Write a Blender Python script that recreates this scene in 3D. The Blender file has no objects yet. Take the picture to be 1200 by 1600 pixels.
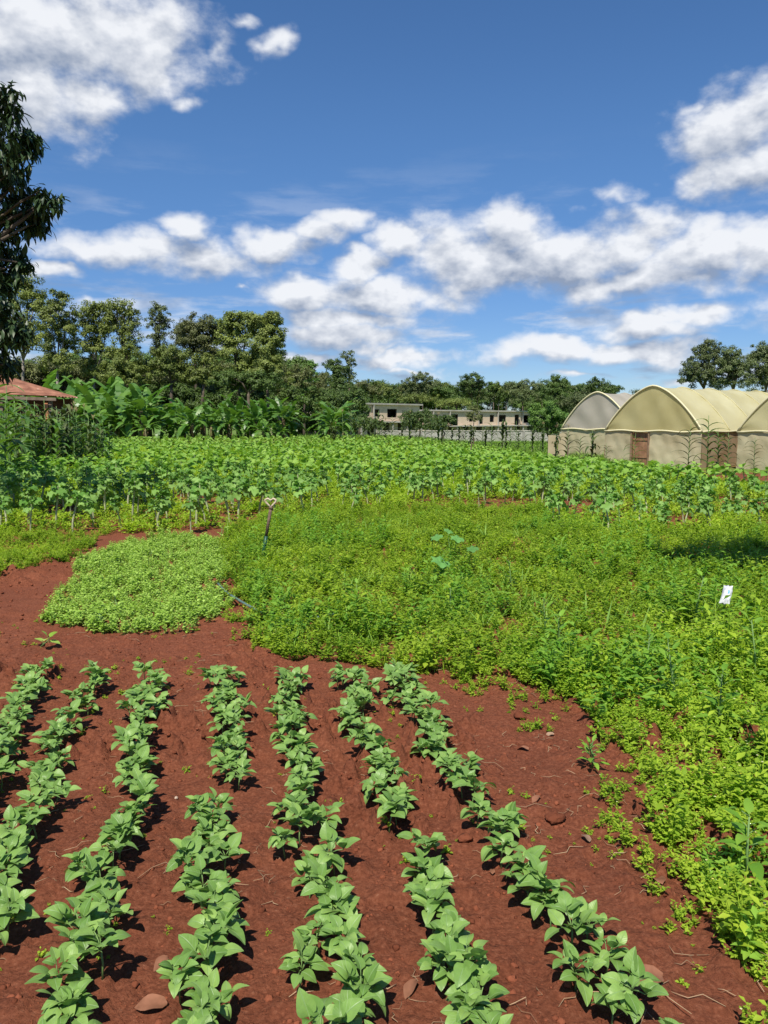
import bpy, math, random
import numpy as np
R = math.radians
rng = np.random.default_rng(7)
random.seed(7)
S = bpy.context.scene
C = S.collection

# ------------------------------------------------------------------ camera
CAMZ = 1.6
PITCH = math.atan(145 / 1200)
cd = bpy.data.cameras.new('camera'); cam = bpy.data.objects.new('camera', cd); C.objects.link(cam)
cam.location = (0, 0, CAMZ); cam.rotation_euler = (R(90) - PITCH, 0, 0)
cd.sensor_fit = 'VERTICAL'; cd.sensor_height = 24; cd.lens = 18; cd.clip_end = 6000; cd.clip_start = 0.05
S.camera = cam
S.render.resolution_x = 768; S.render.resolution_y = 1024
S.view_settings.view_transform = 'Standard'; S.view_settings.look = 'None'
S.view_settings.exposure = 0.42; S.view_settings.gamma = 1
S.cycles.max_bounces = 5; S.cycles.diffuse_bounces = 3; S.cycles.glossy_bounces = 2
S.cycles.transmission_bounces = 4; S.cycles.transparent_max_bounces = 6
S.cycles.sample_clamp_indirect = 4

# ------------------------------------------------------------------ sky, clouds and sun
SUN_EL = R(58); SUN_DIR = np.array([-0.22, -0.97, 0])      # horizontal direction towards the sun
SUN_DIR = SUN_DIR / np.linalg.norm(SUN_DIR)
sun_vec = np.array([SUN_DIR[0] * math.cos(SUN_EL), SUN_DIR[1] * math.cos(SUN_EL), math.sin(SUN_EL)])
W = bpy.data.worlds.new('World'); S.world = W; W.use_nodes = True
W.cycles.sampling_method = 'MANUAL'; W.cycles.sample_map_resolution = 512
nt = W.node_tree; N = nt.nodes; Lk = nt.links; N.clear()
def wn(t, **k):
    n = N.new(t)
    for a, b in k.items(): setattr(n, a, b)
    return n
def wm(op, a, b=None, c=None, clamp=False):
    n = wn('ShaderNodeMath', operation=op, use_clamp=clamp)
    for i, v in enumerate((a, b, c)):
        if v is None: continue
        if isinstance(v, (int, float)): n.inputs[i].default_value = v
        else: Lk.new(v, n.inputs[i])
    return n.outputs[0]
def wv(op, a, b=None, c=None, out=0):
    n = wn('ShaderNodeVectorMath', operation=op)
    for i, v in enumerate((a, b, c)):
        if v is None: continue
        if isinstance(v, (tuple, list)): n.inputs[i].default_value = v
        else: Lk.new(v, n.inputs[i])
    return n.outputs[out]
sky = wn('ShaderNodeTexSky', sky_type='NISHITA', sun_disc=False)
sky.sun_elevation = SUN_EL; sky.sun_rotation = math.atan2(sun_vec[0], sun_vec[1])
sky.altitude = 1700; sky.air_density = 1.0; sky.dust_density = 0.1; sky.ozone_density = 3.5
hs = wn('ShaderNodeHueSaturation'); hs.inputs['Saturation'].default_value = 1.16; hs.inputs['Hue'].default_value = 0.505
Lk.new(sky.outputs[0], hs.inputs['Color'])
tc = wn('ShaderNodeTexCoord'); D = tc.outputs['Generated']
sx = wn('ShaderNodeSeparateXYZ'); Lk.new(D, sx.inputs[0])
az = wm('ARCTAN2', sx.outputs[0], sx.outputs[1])
hor = wm('SQRT', wm('ADD', wm('MULTIPLY', sx.outputs[0], sx.outputs[0]), wm('MULTIPLY', sx.outputs[1], sx.outputs[1])))
el = wm('ARCTAN2', sx.outputs[2], hor)
cx = wn('ShaderNodeCombineXYZ'); Lk.new(az, cx.inputs[0]); Lk.new(el, cx.inputs[1])
P0 = cx.outputs[0]
def wnoise(vec, scale, detail, rough=0.55, col=False):
    n = wn('ShaderNodeTexNoise'); n.inputs['Scale'].default_value = scale; n.inputs['Detail'].default_value = detail
    n.inputs['Roughness'].default_value = rough; Lk.new(vec, n.inputs['Vector'])
    return n.outputs['Color' if col else 'Fac']
Q = wv('MULTIPLY', P0, (1.0, 1.5, 1.0))
w1 = wv('SUBTRACT', wnoise(Q, 7, 4, 0.6, True), (0.5, 0.5, 0.5))
P1 = wv('MULTIPLY_ADD', w1, (0.12, 0.075, 0), P0)
def px_dir(px, py):
    a = (px - 600) / 1200; b = (800 - py) / 1200; sp, cp = math.sin(PITCH), math.cos(PITCH)
    v = (a, cp + b * sp, -sp + b * cp); h = math.hypot(v[0], v[1])
    return math.atan2(v[0], v[1]), math.atan2(v[2], h)
# cloud masses: centre and half size as degrees of azimuth/elevation (measured in the photograph's frame), last value thins the cloud
CL = [(60,60,180,95,0),(200,55,125,95,0),(40,150,120,75,0.05),(125,150,75,55,.1),(335,75,55,80,.45),(412,62,46,40,.24),(300,150,55,30,.32),(365,20,50,26,.4),
      (1140,190,125,75,.05),(1170,262,110,58,0),(1090,285,50,30,.1),(965,300,70,34,.45),(1060,160,60,25,.3),
      (190,385,120,34,.1),(285,352,48,28,.05),(318,402,105,34,0),(90,425,70,20,.1),(440,390,70,26,.15),(545,350,55,30,.1),(565,418,62,26,.05),(620,375,60,36,.1),
      (700,385,85,52,.05),(805,350,75,46,0),(770,415,150,52,0),(880,400,110,52,0),(985,380,80,46,0),(1100,400,125,46,0),(1190,402,90,50,0),(1010,435,190,34,.05),
      (465,462,78,32,0),(585,462,130,34,0),(540,500,150,26,.15),(480,528,60,22,.1),(600,545,90,16,.25),
      (1000,512,110,26,.05),(1085,498,62,22,0),(860,548,100,22,0),(980,550,130,22,.05),(880,500,55,16,.5),(1060,585,60,14,.25),(650,578,90,8,.2),(900,590,110,10,.3),
      (540,532,115,30,.05),(620,562,120,16,.12),(480,572,70,14,.15),(430,378,65,30,0),(490,365,55,26,.05),(370,455,24,9,.4),(150,480,50,14,.2),(290,510,40,16,.25),(1350,420,200,120,.1),(-200,300,180,90,.1),(1500,150,160,80,.2),(-150,480,200,40,.1)]
def cloud_field(Pv):
    F = None
    for (x, y, rx, ry, t) in CL:
        a, e = px_dir(x, y); a2, _ = px_dir(x + rx, y); _, e2 = px_dir(x, y - ry)
        s = (1 / abs(a2 - a), 1 / abs(e2 - e), 0)
        l = wv('LENGTH', wv('MULTIPLY_ADD', Pv, s, (-a * s[0], -e * s[1], 0)), out=1)
        if t: l = wm('ADD', l, t + (.28 if t >= .2 else 0))
        F = l if F is None else wm('MINIMUM', F, l)
    return wm('SUBTRACT', 1.0, F)
def dens_of(off, det):
    Qv = wv('ADD', Q, (off[0], off[1] * 1.5, 0)) if off else Q
    return wnoise(Qv, 15, det, 0.56)
fb = dens_of(None, 8)
fbu = dens_of((0.004, 0.018), 4)
big = wnoise(Q, 5, 2, 0.5)
# away from the photographed part of the sky: loose noise clouds so that it is never bare
back = wm('MULTIPLY', wm('SUBTRACT', wnoise(Q, 3.0, 2), 0.56), 3.0)
side = wm('GREATER_THAN', wm('ABSOLUTE', az), 1.1)
f0 = cloud_field(P1); fu = cloud_field(wv('ADD', P1, (0.004, 0.022, 0)))
field = wm('MAXIMUM', wm('MAXIMUM', f0, -0.8), wm('SUBTRACT', wm('MULTIPLY', wm('MULTIPLY', back, side), 2), 0.8))
dens = wm('ADD', wm('ADD', field, 0.32), wm('MULTIPLY', wm('SUBTRACT', fb, 0.5), 1.9))
mr = wn('ShaderNodeMapRange', interpolation_type='SMOOTHSTEP'); mr.inputs['From Min'].default_value = 0.0; mr.inputs['From Max'].default_value = 0.85
Lk.new(dens, mr.inputs['Value']); alpha = mr.outputs[0]
# upper, sun-facing billows bright, undersides and thick cores grey
em = wm('ADD', wm('MULTIPLY', wm('SUBTRACT', f0, fu), 0.75), wm('MULTIPLY', wm('SUBTRACT', fb, fbu), 2.6))
core = wm('MULTIPLY', wm('MINIMUM', wm('SUBTRACT', dens, 0.3), 1.0), -0.22)
lit = wm('ADD', wm('ADD', wm('ADD', em, core), 0.70), wm('MULTIPLY', wm('SUBTRACT', big, 0.5), 0.7), clamp=True)
cr = wn('ShaderNodeMix', data_type='RGBA')
cr.inputs['A'].default_value = (0.27, 0.33, 0.45, 1); cr.inputs['B'].default_value = (0.84, 0.86, 0.90, 1)
Lk.new(lit, cr.inputs['Factor'])
bs = wn('ShaderNodeBackground'); bs.inputs[1].default_value = 0.10; 
lowt = wn('ShaderNodeMapRange', interpolation_type='SMOOTHSTEP'); lowt.inputs['From Min'].default_value = -0.02; lowt.inputs['From Max'].default_value = 0.38; Lk.new(el, lowt.inputs['Value'])
lc = wn('ShaderNodeMix', data_type='RGBA'); lc.inputs['A'].default_value = (0.56, 0.62, 0.74, 1); lc.inputs['B'].default_value = (0.95, 1.02, 1.0, 1); Lk.new(lowt.outputs[0], lc.inputs['Factor'])
ml = wn('ShaderNodeMix', data_type='RGBA', blend_type='MULTIPLY'); ml.inputs['Factor'].default_value = 1; Lk.new(hs.outputs[0], ml.inputs['A']); Lk.new(lc.outputs['Result'], ml.inputs['B'])
Lk.new(ml.outputs['Result'], bs.inputs[0])
bc = wn('ShaderNodeBackground'); bc.inputs[1].default_value = 0.80; Lk.new(cr.outputs['Result'], bc.inputs[0])

# thin streaks of cloud low over the horizon
st_n = wnoise(wv('MULTIPLY', P0, (2.2, 11.0, 1)), 2.4, 6, 0.6)
st_r = wn('ShaderNodeMapRange', interpolation_type='SMOOTHSTEP'); st_r.inputs['From Min'].default_value = 0.47; st_r.inputs['From Max'].default_value = 0.66; Lk.new(st_n, st_r.inputs['Value'])
st_e = wn('ShaderNodeMapRange', interpolation_type='SMOOTHSTEP'); st_e.inputs['From Min'].default_value = 0.34; st_e.inputs['From Max'].default_value = 0.06; Lk.new(el, st_e.inputs['Value'])
thin = wm('MULTIPLY', wm('MULTIPLY', st_r.outputs[0], st_e.outputs[0]), 0.75)
mx = wn('ShaderNodeMixShader'); Lk.new(wm('MULTIPLY', wm('MAXIMUM', alpha, thin), 0.97), mx.inputs[0]); Lk.new(bs.outputs[0], mx.inputs[1]); Lk.new(bc.outputs[0], mx.inputs[2])
wo = wn('ShaderNodeOutputWorld'); Lk.new(mx.outputs[0], wo.inputs[0])
sd = bpy.data.lights.new('sun', 'SUN'); sd.energy = 4.8; sd.angle = R(0.53); sd.color = (1, 0.935, 0.83)
so = bpy.data.objects.new('sun', sd); C.objects.link(so); so.location = (0, -5, 20)
from mathutils import Vector
so.rotation_euler = Vector(sun_vec.tolist()).to_track_quat('Z', 'Y').to_euler()

# ------------------------------------------------------------------ helpers
def tag(o, label=None, cat=None, group=None, kind=None):
    if label: o['label'] = label
    if cat: o['category'] = cat
    if group: o['group'] = group
    if kind: o['kind'] = kind
    return o
def mesh(name, V, F, mats, mi=None, smooth=True):
    V = np.ascontiguousarray(V, dtype=np.float32); F = np.ascontiguousarray(F, dtype=np.int32)
    me = bpy.data.meshes.new(name)
    me.vertices.add(len(V)); me.vertices.foreach_set('co', V.ravel())
    me.loops.add(F.size); me.loops.foreach_set('vertex_index', F.ravel())
    me.polygons.add(len(F)); me.polygons.foreach_set('loop_start', np.arange(0, F.size, F.shape[1], dtype=np.int32))
    if not isinstance(mats, (list, tuple)): mats = [mats]
    for m in mats: me.materials.append(m)
    if mi is not None: me.polygons.foreach_set('material_index', np.ascontiguousarray(mi, dtype=np.int32))
    me.polygons.foreach_set('use_smooth', np.full(len(F), smooth))
    me.update(calc_edges=True); me.validate()
    return me
def obj(name, me, parent=None, loc=(0, 0, 0), rot=(0, 0, 0), scale=None):
    o = bpy.data.objects.new(name, me); C.objects.link(o); o.parent = parent
    o.location = [float(v) for v in loc]; o.rotation_euler = [float(v) for v in rot]
    if scale is not None: o.scale = (scale,) * 3 if isinstance(scale, (int, float)) else scale
    return o
def empty(name, loc=(0, 0, 0), rz=0, scale=None):
    o = obj(name, None, None, loc, (0, 0, rz), scale); o.empty_display_size = 0.2
    return o
class MB:
    def __init__(s): s.V = []; s.F = []; s.M = []; s.n = 0
    def add(s, V, F, m=0):
        V = np.asarray(V, float); F = np.asarray(F, int)
        if len(V) == 0: return s
        s.V.append(V); s.F.append(F + s.n); s.M.append(np.full(len(F), m)); s.n += len(V)
        return s
    def box(s, x0, x1, y0, y1, z0, z1, m=0):
        V = [(x, y, z) for z in (z0, z1) for y in (y0, y1) for x in (x0, x1)]
        return s.add(V, [(0, 2, 3, 1), (4, 5, 7, 6), (0, 1, 5, 4), (2, 6, 7, 3), (0, 4, 6, 2), (1, 3, 7, 5)], m)
    def tube(s, pts, rad, n=6, m=0, cap=True):
        V, F = tube(pts, rad, n, cap); return s.add(V, F, m)
    def arrays(s): return np.concatenate(s.V), np.concatenate(s.F), np.concatenate(s.M)
    def mesh(s, name, mats, smooth=True):
        V, F, M = s.arrays(); return mesh(name, V, F, mats, M, smooth)
def tube(pts, rad, n=6, cap=True):
    pts = np.asarray(pts, float); k = len(pts); rad = np.broadcast_to(np.asarray(rad, float), (k,))
    t = np.gradient(pts, axis=0); t /= np.linalg.norm(t, axis=1, keepdims=True) + 1e-9
    ref = np.array([0.31, 0.95, 0.05]) if abs(t[0] @ np.array([0.31, 0.95, 0.05])) < 0.9 else np.array([1.0, 0, 0])
    a = np.cross(t, ref); a /= np.linalg.norm(a, axis=1, keepdims=True); b = np.cross(t, a)
    th = np.arange(n) * 2 * math.pi / n
    V = pts[:, None] + rad[:, None, None] * (a[:, None] * np.cos(th)[None, :, None] + b[:, None] * np.sin(th)[None, :, None])
    V = V.reshape(-1, 3); F = []
    for i in range(k - 1):
        for j in range(n):
            F.append((i * n + j, i * n + (j + 1) % n, (i + 1) * n + (j + 1) % n, (i + 1) * n + j))
    if cap:
        c = len(V); V = np.vstack([V, pts[:1], pts[-1:]])
        for j in range(0, n, 2):
            F.append((c, (j + 2) % n, (j + 1) % n, j)); F.append((c + 1, (k - 1) * n + j, (k - 1) * n + (j + 1) % n, (k - 1) * n + (j + 2) % n))
    return V, np.array(F)
def grid(nu, nv):
    i = np.arange(nu)[:, None] * (nv + 1) + np.arange(nv)[None]
    return np.stack([i, i + 1, i + nv + 2, i + nv + 1], -1).reshape(-1, 4)
def leaf(L, Wd, nl, nw, prof, fold=0.2, curl=0.3, wave=0.0, wf=3, base=0.0):
    """a blade along +Y with its width along X, normal +Z"""
    t = np.linspace(0, 1, nl + 1); ds = L / nl
    th = base + curl * t; thm = (th[1:] + th[:-1]) / 2
    y = np.concatenate([[0], np.cumsum(np.cos(thm) * ds)]); z = np.concatenate([[0], -np.cumsum(np.sin(thm) * ds)])
    s = np.linspace(-1, 1, nw + 1)
    wd = np.array([prof(q) for q in t]) * Wd / 2
    X = s[None] * wd[:, None]; ax = np.abs(X)
    Z = z[:, None] + fold * ax + wave * np.sin(t[:, None] * wf * 6.28 + s[None] * 2) * np.abs(s)[None]
    V = np.stack([X, np.repeat(y[:, None], nw + 1, 1), Z], -1).reshape(-1, 3)
    return V, grid(nl, nw)
def frames(d, up):
    d = d / (np.linalg.norm(d, axis=-1, keepdims=True) + 1e-9)
    x = np.cross(d, up); x /= np.linalg.norm(x, axis=-1, keepdims=True) + 1e-9
    return np.stack([x, d, np.cross(x, d)], -1)
def place(V, F, pos, Rm, sc):
    n = len(pos); sc = np.broadcast_to(np.asarray(sc, float), (n,)) if np.ndim(sc) < 2 else sc
    if sc.ndim == 1: W_ = V[None] * sc[:, None, None]
    else: W_ = V[None] * sc[:, None, :]
    out = np.einsum('nij,nkj->nki', Rm, W_) + pos[:, None]
    Fo = (F[None] + (np.arange(n) * len(V))[:, None, None]).reshape(-1, F.shape[1])
    return out.reshape(-1, 3), Fo
def rotz(a):
    c, s = np.cos(a), np.sin(a); z = np.zeros_like(c); o = np.ones_like(c)
    return np.stack([np.stack([c, -s, z], -1), np.stack([s, c, z], -1), np.stack([z, z, o], -1)], -2)
def vnoise(x, y, seed=0):
    x = np.asarray(x, float); y = np.asarray(y, float)
    xi = np.floor(x).astype(np.int64); yi = np.floor(y).astype(np.int64); fx = x - xi; fy = y - yi
    fx = fx * fx * (3 - 2 * fx); fy = fy * fy * (3 - 2 * fy)
    def h(a, b):
        n = (a * 374761393 + b * 668265263 + seed * 982451653) & 0xffffffff
        n = ((n ^ (n >> 13)) * 1274126177) & 0xffffffff
        return ((n ^ (n >> 16)) & 0xffff) / 65535.0
    return (h(xi, yi) * (1 - fx) + h(xi + 1, yi) * fx) * (1 - fy) + (h(xi, yi + 1) * (1 - fx) + h(xi + 1, yi + 1) * fx) * fy
def fbm(x, y, o=4, seed=0):
    r = 0; a = 0.5
    for i in range(o): r = r + a * vnoise(x * 2 ** i, y * 2 ** i, seed + i); a *= 0.5
    return r
def sst(a, b, x):
    t = np.clip((np.asarray(x, float) - a) / (b - a), 0, 1); return t * t * (3 - 2 * t)
def H(x, y):
    """height of the land: level field, dropping a little to the right and then into a shallow valley"""
    x = np.asarray(x, float); y = np.asarray(y, float)
    return -0.55 * sst(12, 34, y) * sst(0, 9, x) - 3.0 * sst(58, 150, y)
sp_, cp_ = math.sin(PITCH), math.cos(PITCH)
def Pt(px, py, Y):
    """the point the photograph's pixel shows at distance Y"""
    a = (px - 600) / 1200; b = (800 - py) / 1200
    v = np.array([a, cp_ + b * sp_, -sp_ + b * cp_]); v = v * (Y / v[1]); return v + np.array([0, 0, CAMZ])
def Gd(px, py, z=0.0):
    a = (px - 600) / 1200; b = (800 - py) / 1200
    v = np.array([a, cp_ + b * sp_, -sp_ + b * cp_]); zz = z
    for _ in range(6):
        p = v * ((zz - CAMZ) / v[2]); zz = z + float(H(p[0], p[1]))
    return p[0], p[1], zz
def W2P(x, y, z):
    zc = y * cp_ - (z - CAMZ) * sp_; yc = y * sp_ + (z - CAMZ) * cp_
    return 600 + 1200 * x / zc, 800 - 1200 * yc / zc
def inpoly(px, py, poly):
    ins = np.zeros(np.shape(px), bool); n = len(poly); j = n - 1
    for i in range(n):
        xi, yi = poly[i]; xj, yj = poly[j]
        c = ((yi > py) != (yj > py)) & (px < (xj - xi) * (py - yi) / (yj - yi + 1e-9) + xi)
        ins ^= c; j = i
    return ins
ORD = ['first', 'second', 'third', 'fourth', 'fifth', 'sixth', 'seventh', 'eighth', 'ninth', 'tenth', 'eleventh', 'twelfth', 'thirteenth', 'fourteenth', 'fifteenth', 'sixteenth',
       'seventeenth', 'eighteenth', 'nineteenth']
TENS = {20: 'twent', 30: 'thirt', 40: 'fort', 50: 'fift', 60: 'sixt', 70: 'sevent', 80: 'eight', 90: 'ninet'}
def ordinal(i):          # 0-based
    if i < 19: return ORD[i]
    k = i + 1; t = k // 10 * 10
    return TENS[t] + 'ieth' if k == t else TENS[t] + 'y-' + ORD[k - t - 1]

# ------------------------------------------------------------------ materials
def mat(name, c1, c2=None, rough=0.6, spec=0.3, transl=0.0, tcol=None, island=0.0, nscale=0, bump=0, bscale=40, metal=0, hue=0.0, c3=None):
    m = bpy.data.materials.new(name); m.use_nodes = True; t = m.node_tree; n = t.nodes; l = t.links
    b = n['Principled BSDF']; b.inputs['Roughness'].default_value = rough; b.inputs['Specular IOR Level'].default_value = spec; b.inputs['Metallic'].default_value = metal
    b.inputs['Base Color'].default_value = (*c1, 1)
    geo = n.new('ShaderNodeNewGeometry'); col = None
    if c2 is not None:
        ramp = n.new('ShaderNodeValToRGB'); e = ramp.color_ramp.elements; e[0].color = (*c1, 1); e[1].color = (*c2, 1)
        if c3 is not None: x = e.new(0.93); x.color = (*c2, 1); e[-1].color = (*c3, 1)
        if nscale:
            no = n.new('ShaderNodeTexNoise'); no.inputs['Scale'].default_value = nscale; no.inputs['Detail'].default_value = 5
            l.new(geo.outputs['Position'], no.inputs['Vector'])
            r = n.new('ShaderNodeMapRange'); r.inputs['From Min'].default_value = 0.3; r.inputs['From Max'].default_value = 0.7
            l.new(no.outputs['Fac'], r.inputs['Value']); f = r.outputs[0]
            if island:
                a = n.new('ShaderNodeMix'); a.inputs['Factor'].default_value = island; l.new(f, a.inputs['A']); l.new(geo.outputs['Random Per Island'], a.inputs['B']); f = a.outputs['Result']
        else: f = geo.outputs['Random Per Island']
        l.new(f, ramp.inputs['Fac']); col = ramp.outputs['Color']
        oi = n.new('ShaderNodeObjectInfo'); hsn = n.new('ShaderNodeHueSaturation'); mrg = n.new('ShaderNodeMapRange')
        mrg.inputs['To Min'].default_value = 0.85; mrg.inputs['To Max'].default_value = 1.15
        l.new(oi.outputs['Random'], mrg.inputs['Value']); l.new(mrg.outputs[0], hsn.inputs['Value']); l.new(col, hsn.inputs['Color']); col = hsn.outputs['Color']
        l.new(col, b.inputs['Base Color'])
    if bump:
        no = n.new('ShaderNodeTexNoise'); no.inputs['Scale'].default_value = bscale; no.inputs['Detail'].default_value = 5; l.new(geo.outputs['Position'], no.inputs['Vector'])
        bp = n.new('ShaderNodeBump'); bp.inputs['Strength'].default_value = bump; bp.inputs['Distance'].default_value = 0.02; l.new(no.outputs['Fac'], bp.inputs['Height']); l.new(bp.outputs[0], b.inputs['Normal'])
    if transl:
        tr = n.new('ShaderNodeBsdfTranslucent'); ms = n.new('ShaderNodeMixShader'); ms.inputs[0].default_value = transl
        if tcol: tr.inputs[0].default_value = (*tcol, 1)
        elif col is not None:
            g = n.new('ShaderNodeMix'); g.data_type = 'RGBA'; g.blend_type = 'MULTIPLY'; g.inputs['Factor'].default_value = 1
            g.inputs['B'].default_value = (1.5, 1.6, 0.7, 1); l.new(col, g.inputs['A']); l.new(g.outputs['Result'], tr.inputs[0])
        l.new(b.outputs[0], ms.inputs[1]); l.new(tr.outputs[0], ms.inputs[2]); l.new(ms.outputs[0], n['Material Output'].inputs[0])
    return m
M = {}
M['kale'] = mat('kale_leaf', (0.100, 0.23, 0.036), (0.25, 0.41, 0.105), 0.52, 0.25, 0.3)
M['kale_far'] = mat('kale_leaf_far', (0.11, 0.26, 0.028), (0.30, 0.45, 0.09), 0.6, 0.2, 0.3, nscale=0.5, island=0.6)
M['kale_stem'] = mat('kale_stem', (0.30, 0.33, 0.17), (0.42, 0.42, 0.26), 0.7, nscale=20)
M['stalk'] = mat('green_stalk', (0.10, 0.19, 0.05), (0.16, 0.26, 0.08), 0.6)
M['weed'] = mat('small_weed', (0.09, 0.215, 0.012), (0.38, 0.50, 0.045), 0.6, 0.2, 0.4, nscale=1.6, island=0.55, c3=(0.38, 0.40, 0.05))
M['weed2'] = mat('leafy_weed', (0.09, 0.24, 0.02), (0.26, 0.44, 0.055), 0.55, 0.25, 0.35, nscale=1.5, island=0.6)
M['bedleaf'] = mat('seedling_leaf', (0.21, 0.36, 0.035), (0.38, 0.54, 0.11), 0.5, 0.35, 0.25)
M['blade'] = mat('grass_blade', (0.10, 0.23, 0.02), (0.23, 0.36, 0.05), 0.55, 0.3, 0.25)
M['flower'] = mat('weed_flower', (0.5, 0.5, 0.3), (0.5, 0.45, 0.05), 0.7)
M['banana'] = mat('banana_leaf', (0.05, 0.14, 0.02), (0.15, 0.28, 0.05), 0.38, 0.5, 0.3)
M['banana_dry'] = mat('dry_banana_leaf', (0.16, 0.10, 0.05), (0.30, 0.20, 0.10), 0.8)
M['pseudo'] = mat('banana_stem', (0.07, 0.08, 0.03), (0.19, 0.15, 0.07), 0.6, nscale=3)
M['maize'] = mat('maize_leaf', (0.05, 0.13, 0.022), (0.14, 0.25, 0.05), 0.45, 0.4, 0.25)
M['maize_dark'] = mat('dry_maize_leaf', (0.03, 0.055, 0.015), (0.10, 0.13, 0.04), 0.6, 0.3, 0.15)
M['tassel'] = mat('maize_tassel', (0.30, 0.22, 0.10), (0.40, 0.32, 0.16), 0.8)
M['bark'] = mat('bark', (0.07, 0.055, 0.04), (0.16, 0.13, 0.10), 0.9, 0.1, nscale=2, bump=0.4, bscale=8)
M['bark_pale'] = mat('pale_bark', (0.18, 0.16, 0.13), (0.32, 0.29, 0.24), 0.9, 0.1, nscale=1.5)
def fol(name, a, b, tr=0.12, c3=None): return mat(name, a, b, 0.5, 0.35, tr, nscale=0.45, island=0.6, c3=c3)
M['euc'] = fol('olive_foliage', (0.070, 0.108, 0.016), (0.23, 0.28, 0.055))
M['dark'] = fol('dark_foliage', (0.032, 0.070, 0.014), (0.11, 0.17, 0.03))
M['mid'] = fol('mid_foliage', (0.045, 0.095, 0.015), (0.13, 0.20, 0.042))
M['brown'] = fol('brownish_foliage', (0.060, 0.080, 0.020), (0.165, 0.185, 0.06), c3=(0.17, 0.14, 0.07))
M['bright'] = fol('bright_foliage', (0.06, 0.15, 0.02), (0.17, 0.29, 0.05))
M['flat'] = fol('flat_crown_foliage', (0.085, 0.13, 0.02), (0.20, 0.25, 0.05))
M['blue'] = fol('grey_green_foliage', (0.055, 0.085, 0.025), (0.15, 0.185, 0.065))
M['mango'] = mat('glossy_dark_foliage', (0.016, 0.038, 0.014), (0.05, 0.085, 0.03), 0.42, 0.3, 0.05)

# bean leaf: procedural midrib and side veins from the leaf's own uv
def bean_material():
    m = bpy.data.materials.new('bean_leaf'); m.use_nodes = True; t = m.node_tree; n = t.nodes; l = t.links
    b = n['Principled BSDF']; b.inputs['Roughness'].default_value = 0.42; b.inputs['Specular IOR Level'].default_value = 0.32
    uv = n.new('ShaderNodeAttribute'); uv.attribute_name = 'leafuv'
    s = n.new('ShaderNodeSeparateXYZ'); l.new(uv.outputs['Vector'], s.inputs[0])
    def ma(op, a, c=None, cl=False):
        k = n.new('ShaderNodeMath'); k.operation = op; k.use_clamp = cl
        for i, v in enumerate((a, c)):
            if v is None: continue
            if isinstance(v, (int, float)): k.inputs[i].default_value = v
            else: l.new(v, k.inputs[i])
        return k.outputs[0]
    ab = ma('ABSOLUTE', s.outputs[0])
    rib = ma('SUBTRACT', 1.0, ma('MULTIPLY', ab, 13.0), True)
    side = ma('SINE', ma('MULTIPLY', ma('SUBTRACT', s.outputs[1], ma('MULTIPLY', ab, 0.38)), 38.0))
    side = ma('MULTIPLY', ma('SUBTRACT', ma('MULTIPLY', side, 1.0), 0.86, True), 4.0, True)
    vein = ma('MAXIMUM', rib, ma('MULTIPLY', side, 0.5))
    geo = n.new('ShaderNodeNewGeometry')
    rp = n.new('ShaderNodeValToRGB'); e = rp.color_ramp.elements; e[0].color = (0.12, 0.235, 0.045, 1); e[1].color = (0.29, 0.44, 0.12, 1)
    yl = e.new(0.975); yl.color = (0.27, 0.42, 0.10, 1); e[-1].color = (0.50, 0.45, 0.08, 1)
    x = e.new(0.5); x.color = (0.195, 0.34, 0.078, 1)
    l.new(geo.outputs['Random Per Island'], rp.inputs['Fac'])
    no = n.new('ShaderNodeTexNoise'); no.inputs['Scale'].default_value = 60; no.inputs['Detail'].default_value = 3; l.new(geo.outputs['Position'], no.inputs['Vector'])
    hv = n.new('ShaderNodeHueSaturation'); l.new(rp.outputs[0], hv.inputs['Color']); l.new(ma('ADD', ma('MULTIPLY', no.outputs['Fac'], 0.5), 0.75), hv.inputs['Value'])
    mxx = n.new('ShaderNodeMix'); mxx.data_type = 'RGBA'; mxx.inputs['B'].default_value = (0.24, 0.38, 0.15, 1)
    l.new(ma('MULTIPLY', vein, 0.85), mxx.inputs['Factor']); l.new(hv.outputs[0], mxx.inputs['A']); l.new(mxx.outputs['Result'], b.inputs['Base Color'])
    bp = n.new('ShaderNodeBump'); bp.invert = True; bp.inputs['Strength'].default_value = 0.35; bp.inputs['Distance'].default_value = 0.004; l.new(vein, bp.inputs['Height']); l.new(bp.outputs[0], b.inputs['Normal'])
    tr = n.new('ShaderNodeBsdfTranslucent'); tr.inputs[0].default_value = (0.20, 0.40, 0.05, 1); ms = n.new('ShaderNodeMixShader'); ms.inputs[0].default_value = 0.25
    l.new(b.outputs[0], ms.inputs[1]); l.new(tr.outputs[0], ms.inputs[2]); l.new(ms.outputs[0], n['Material Output'].inputs[0])
    return m
M['bean'] = bean_material()

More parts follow.
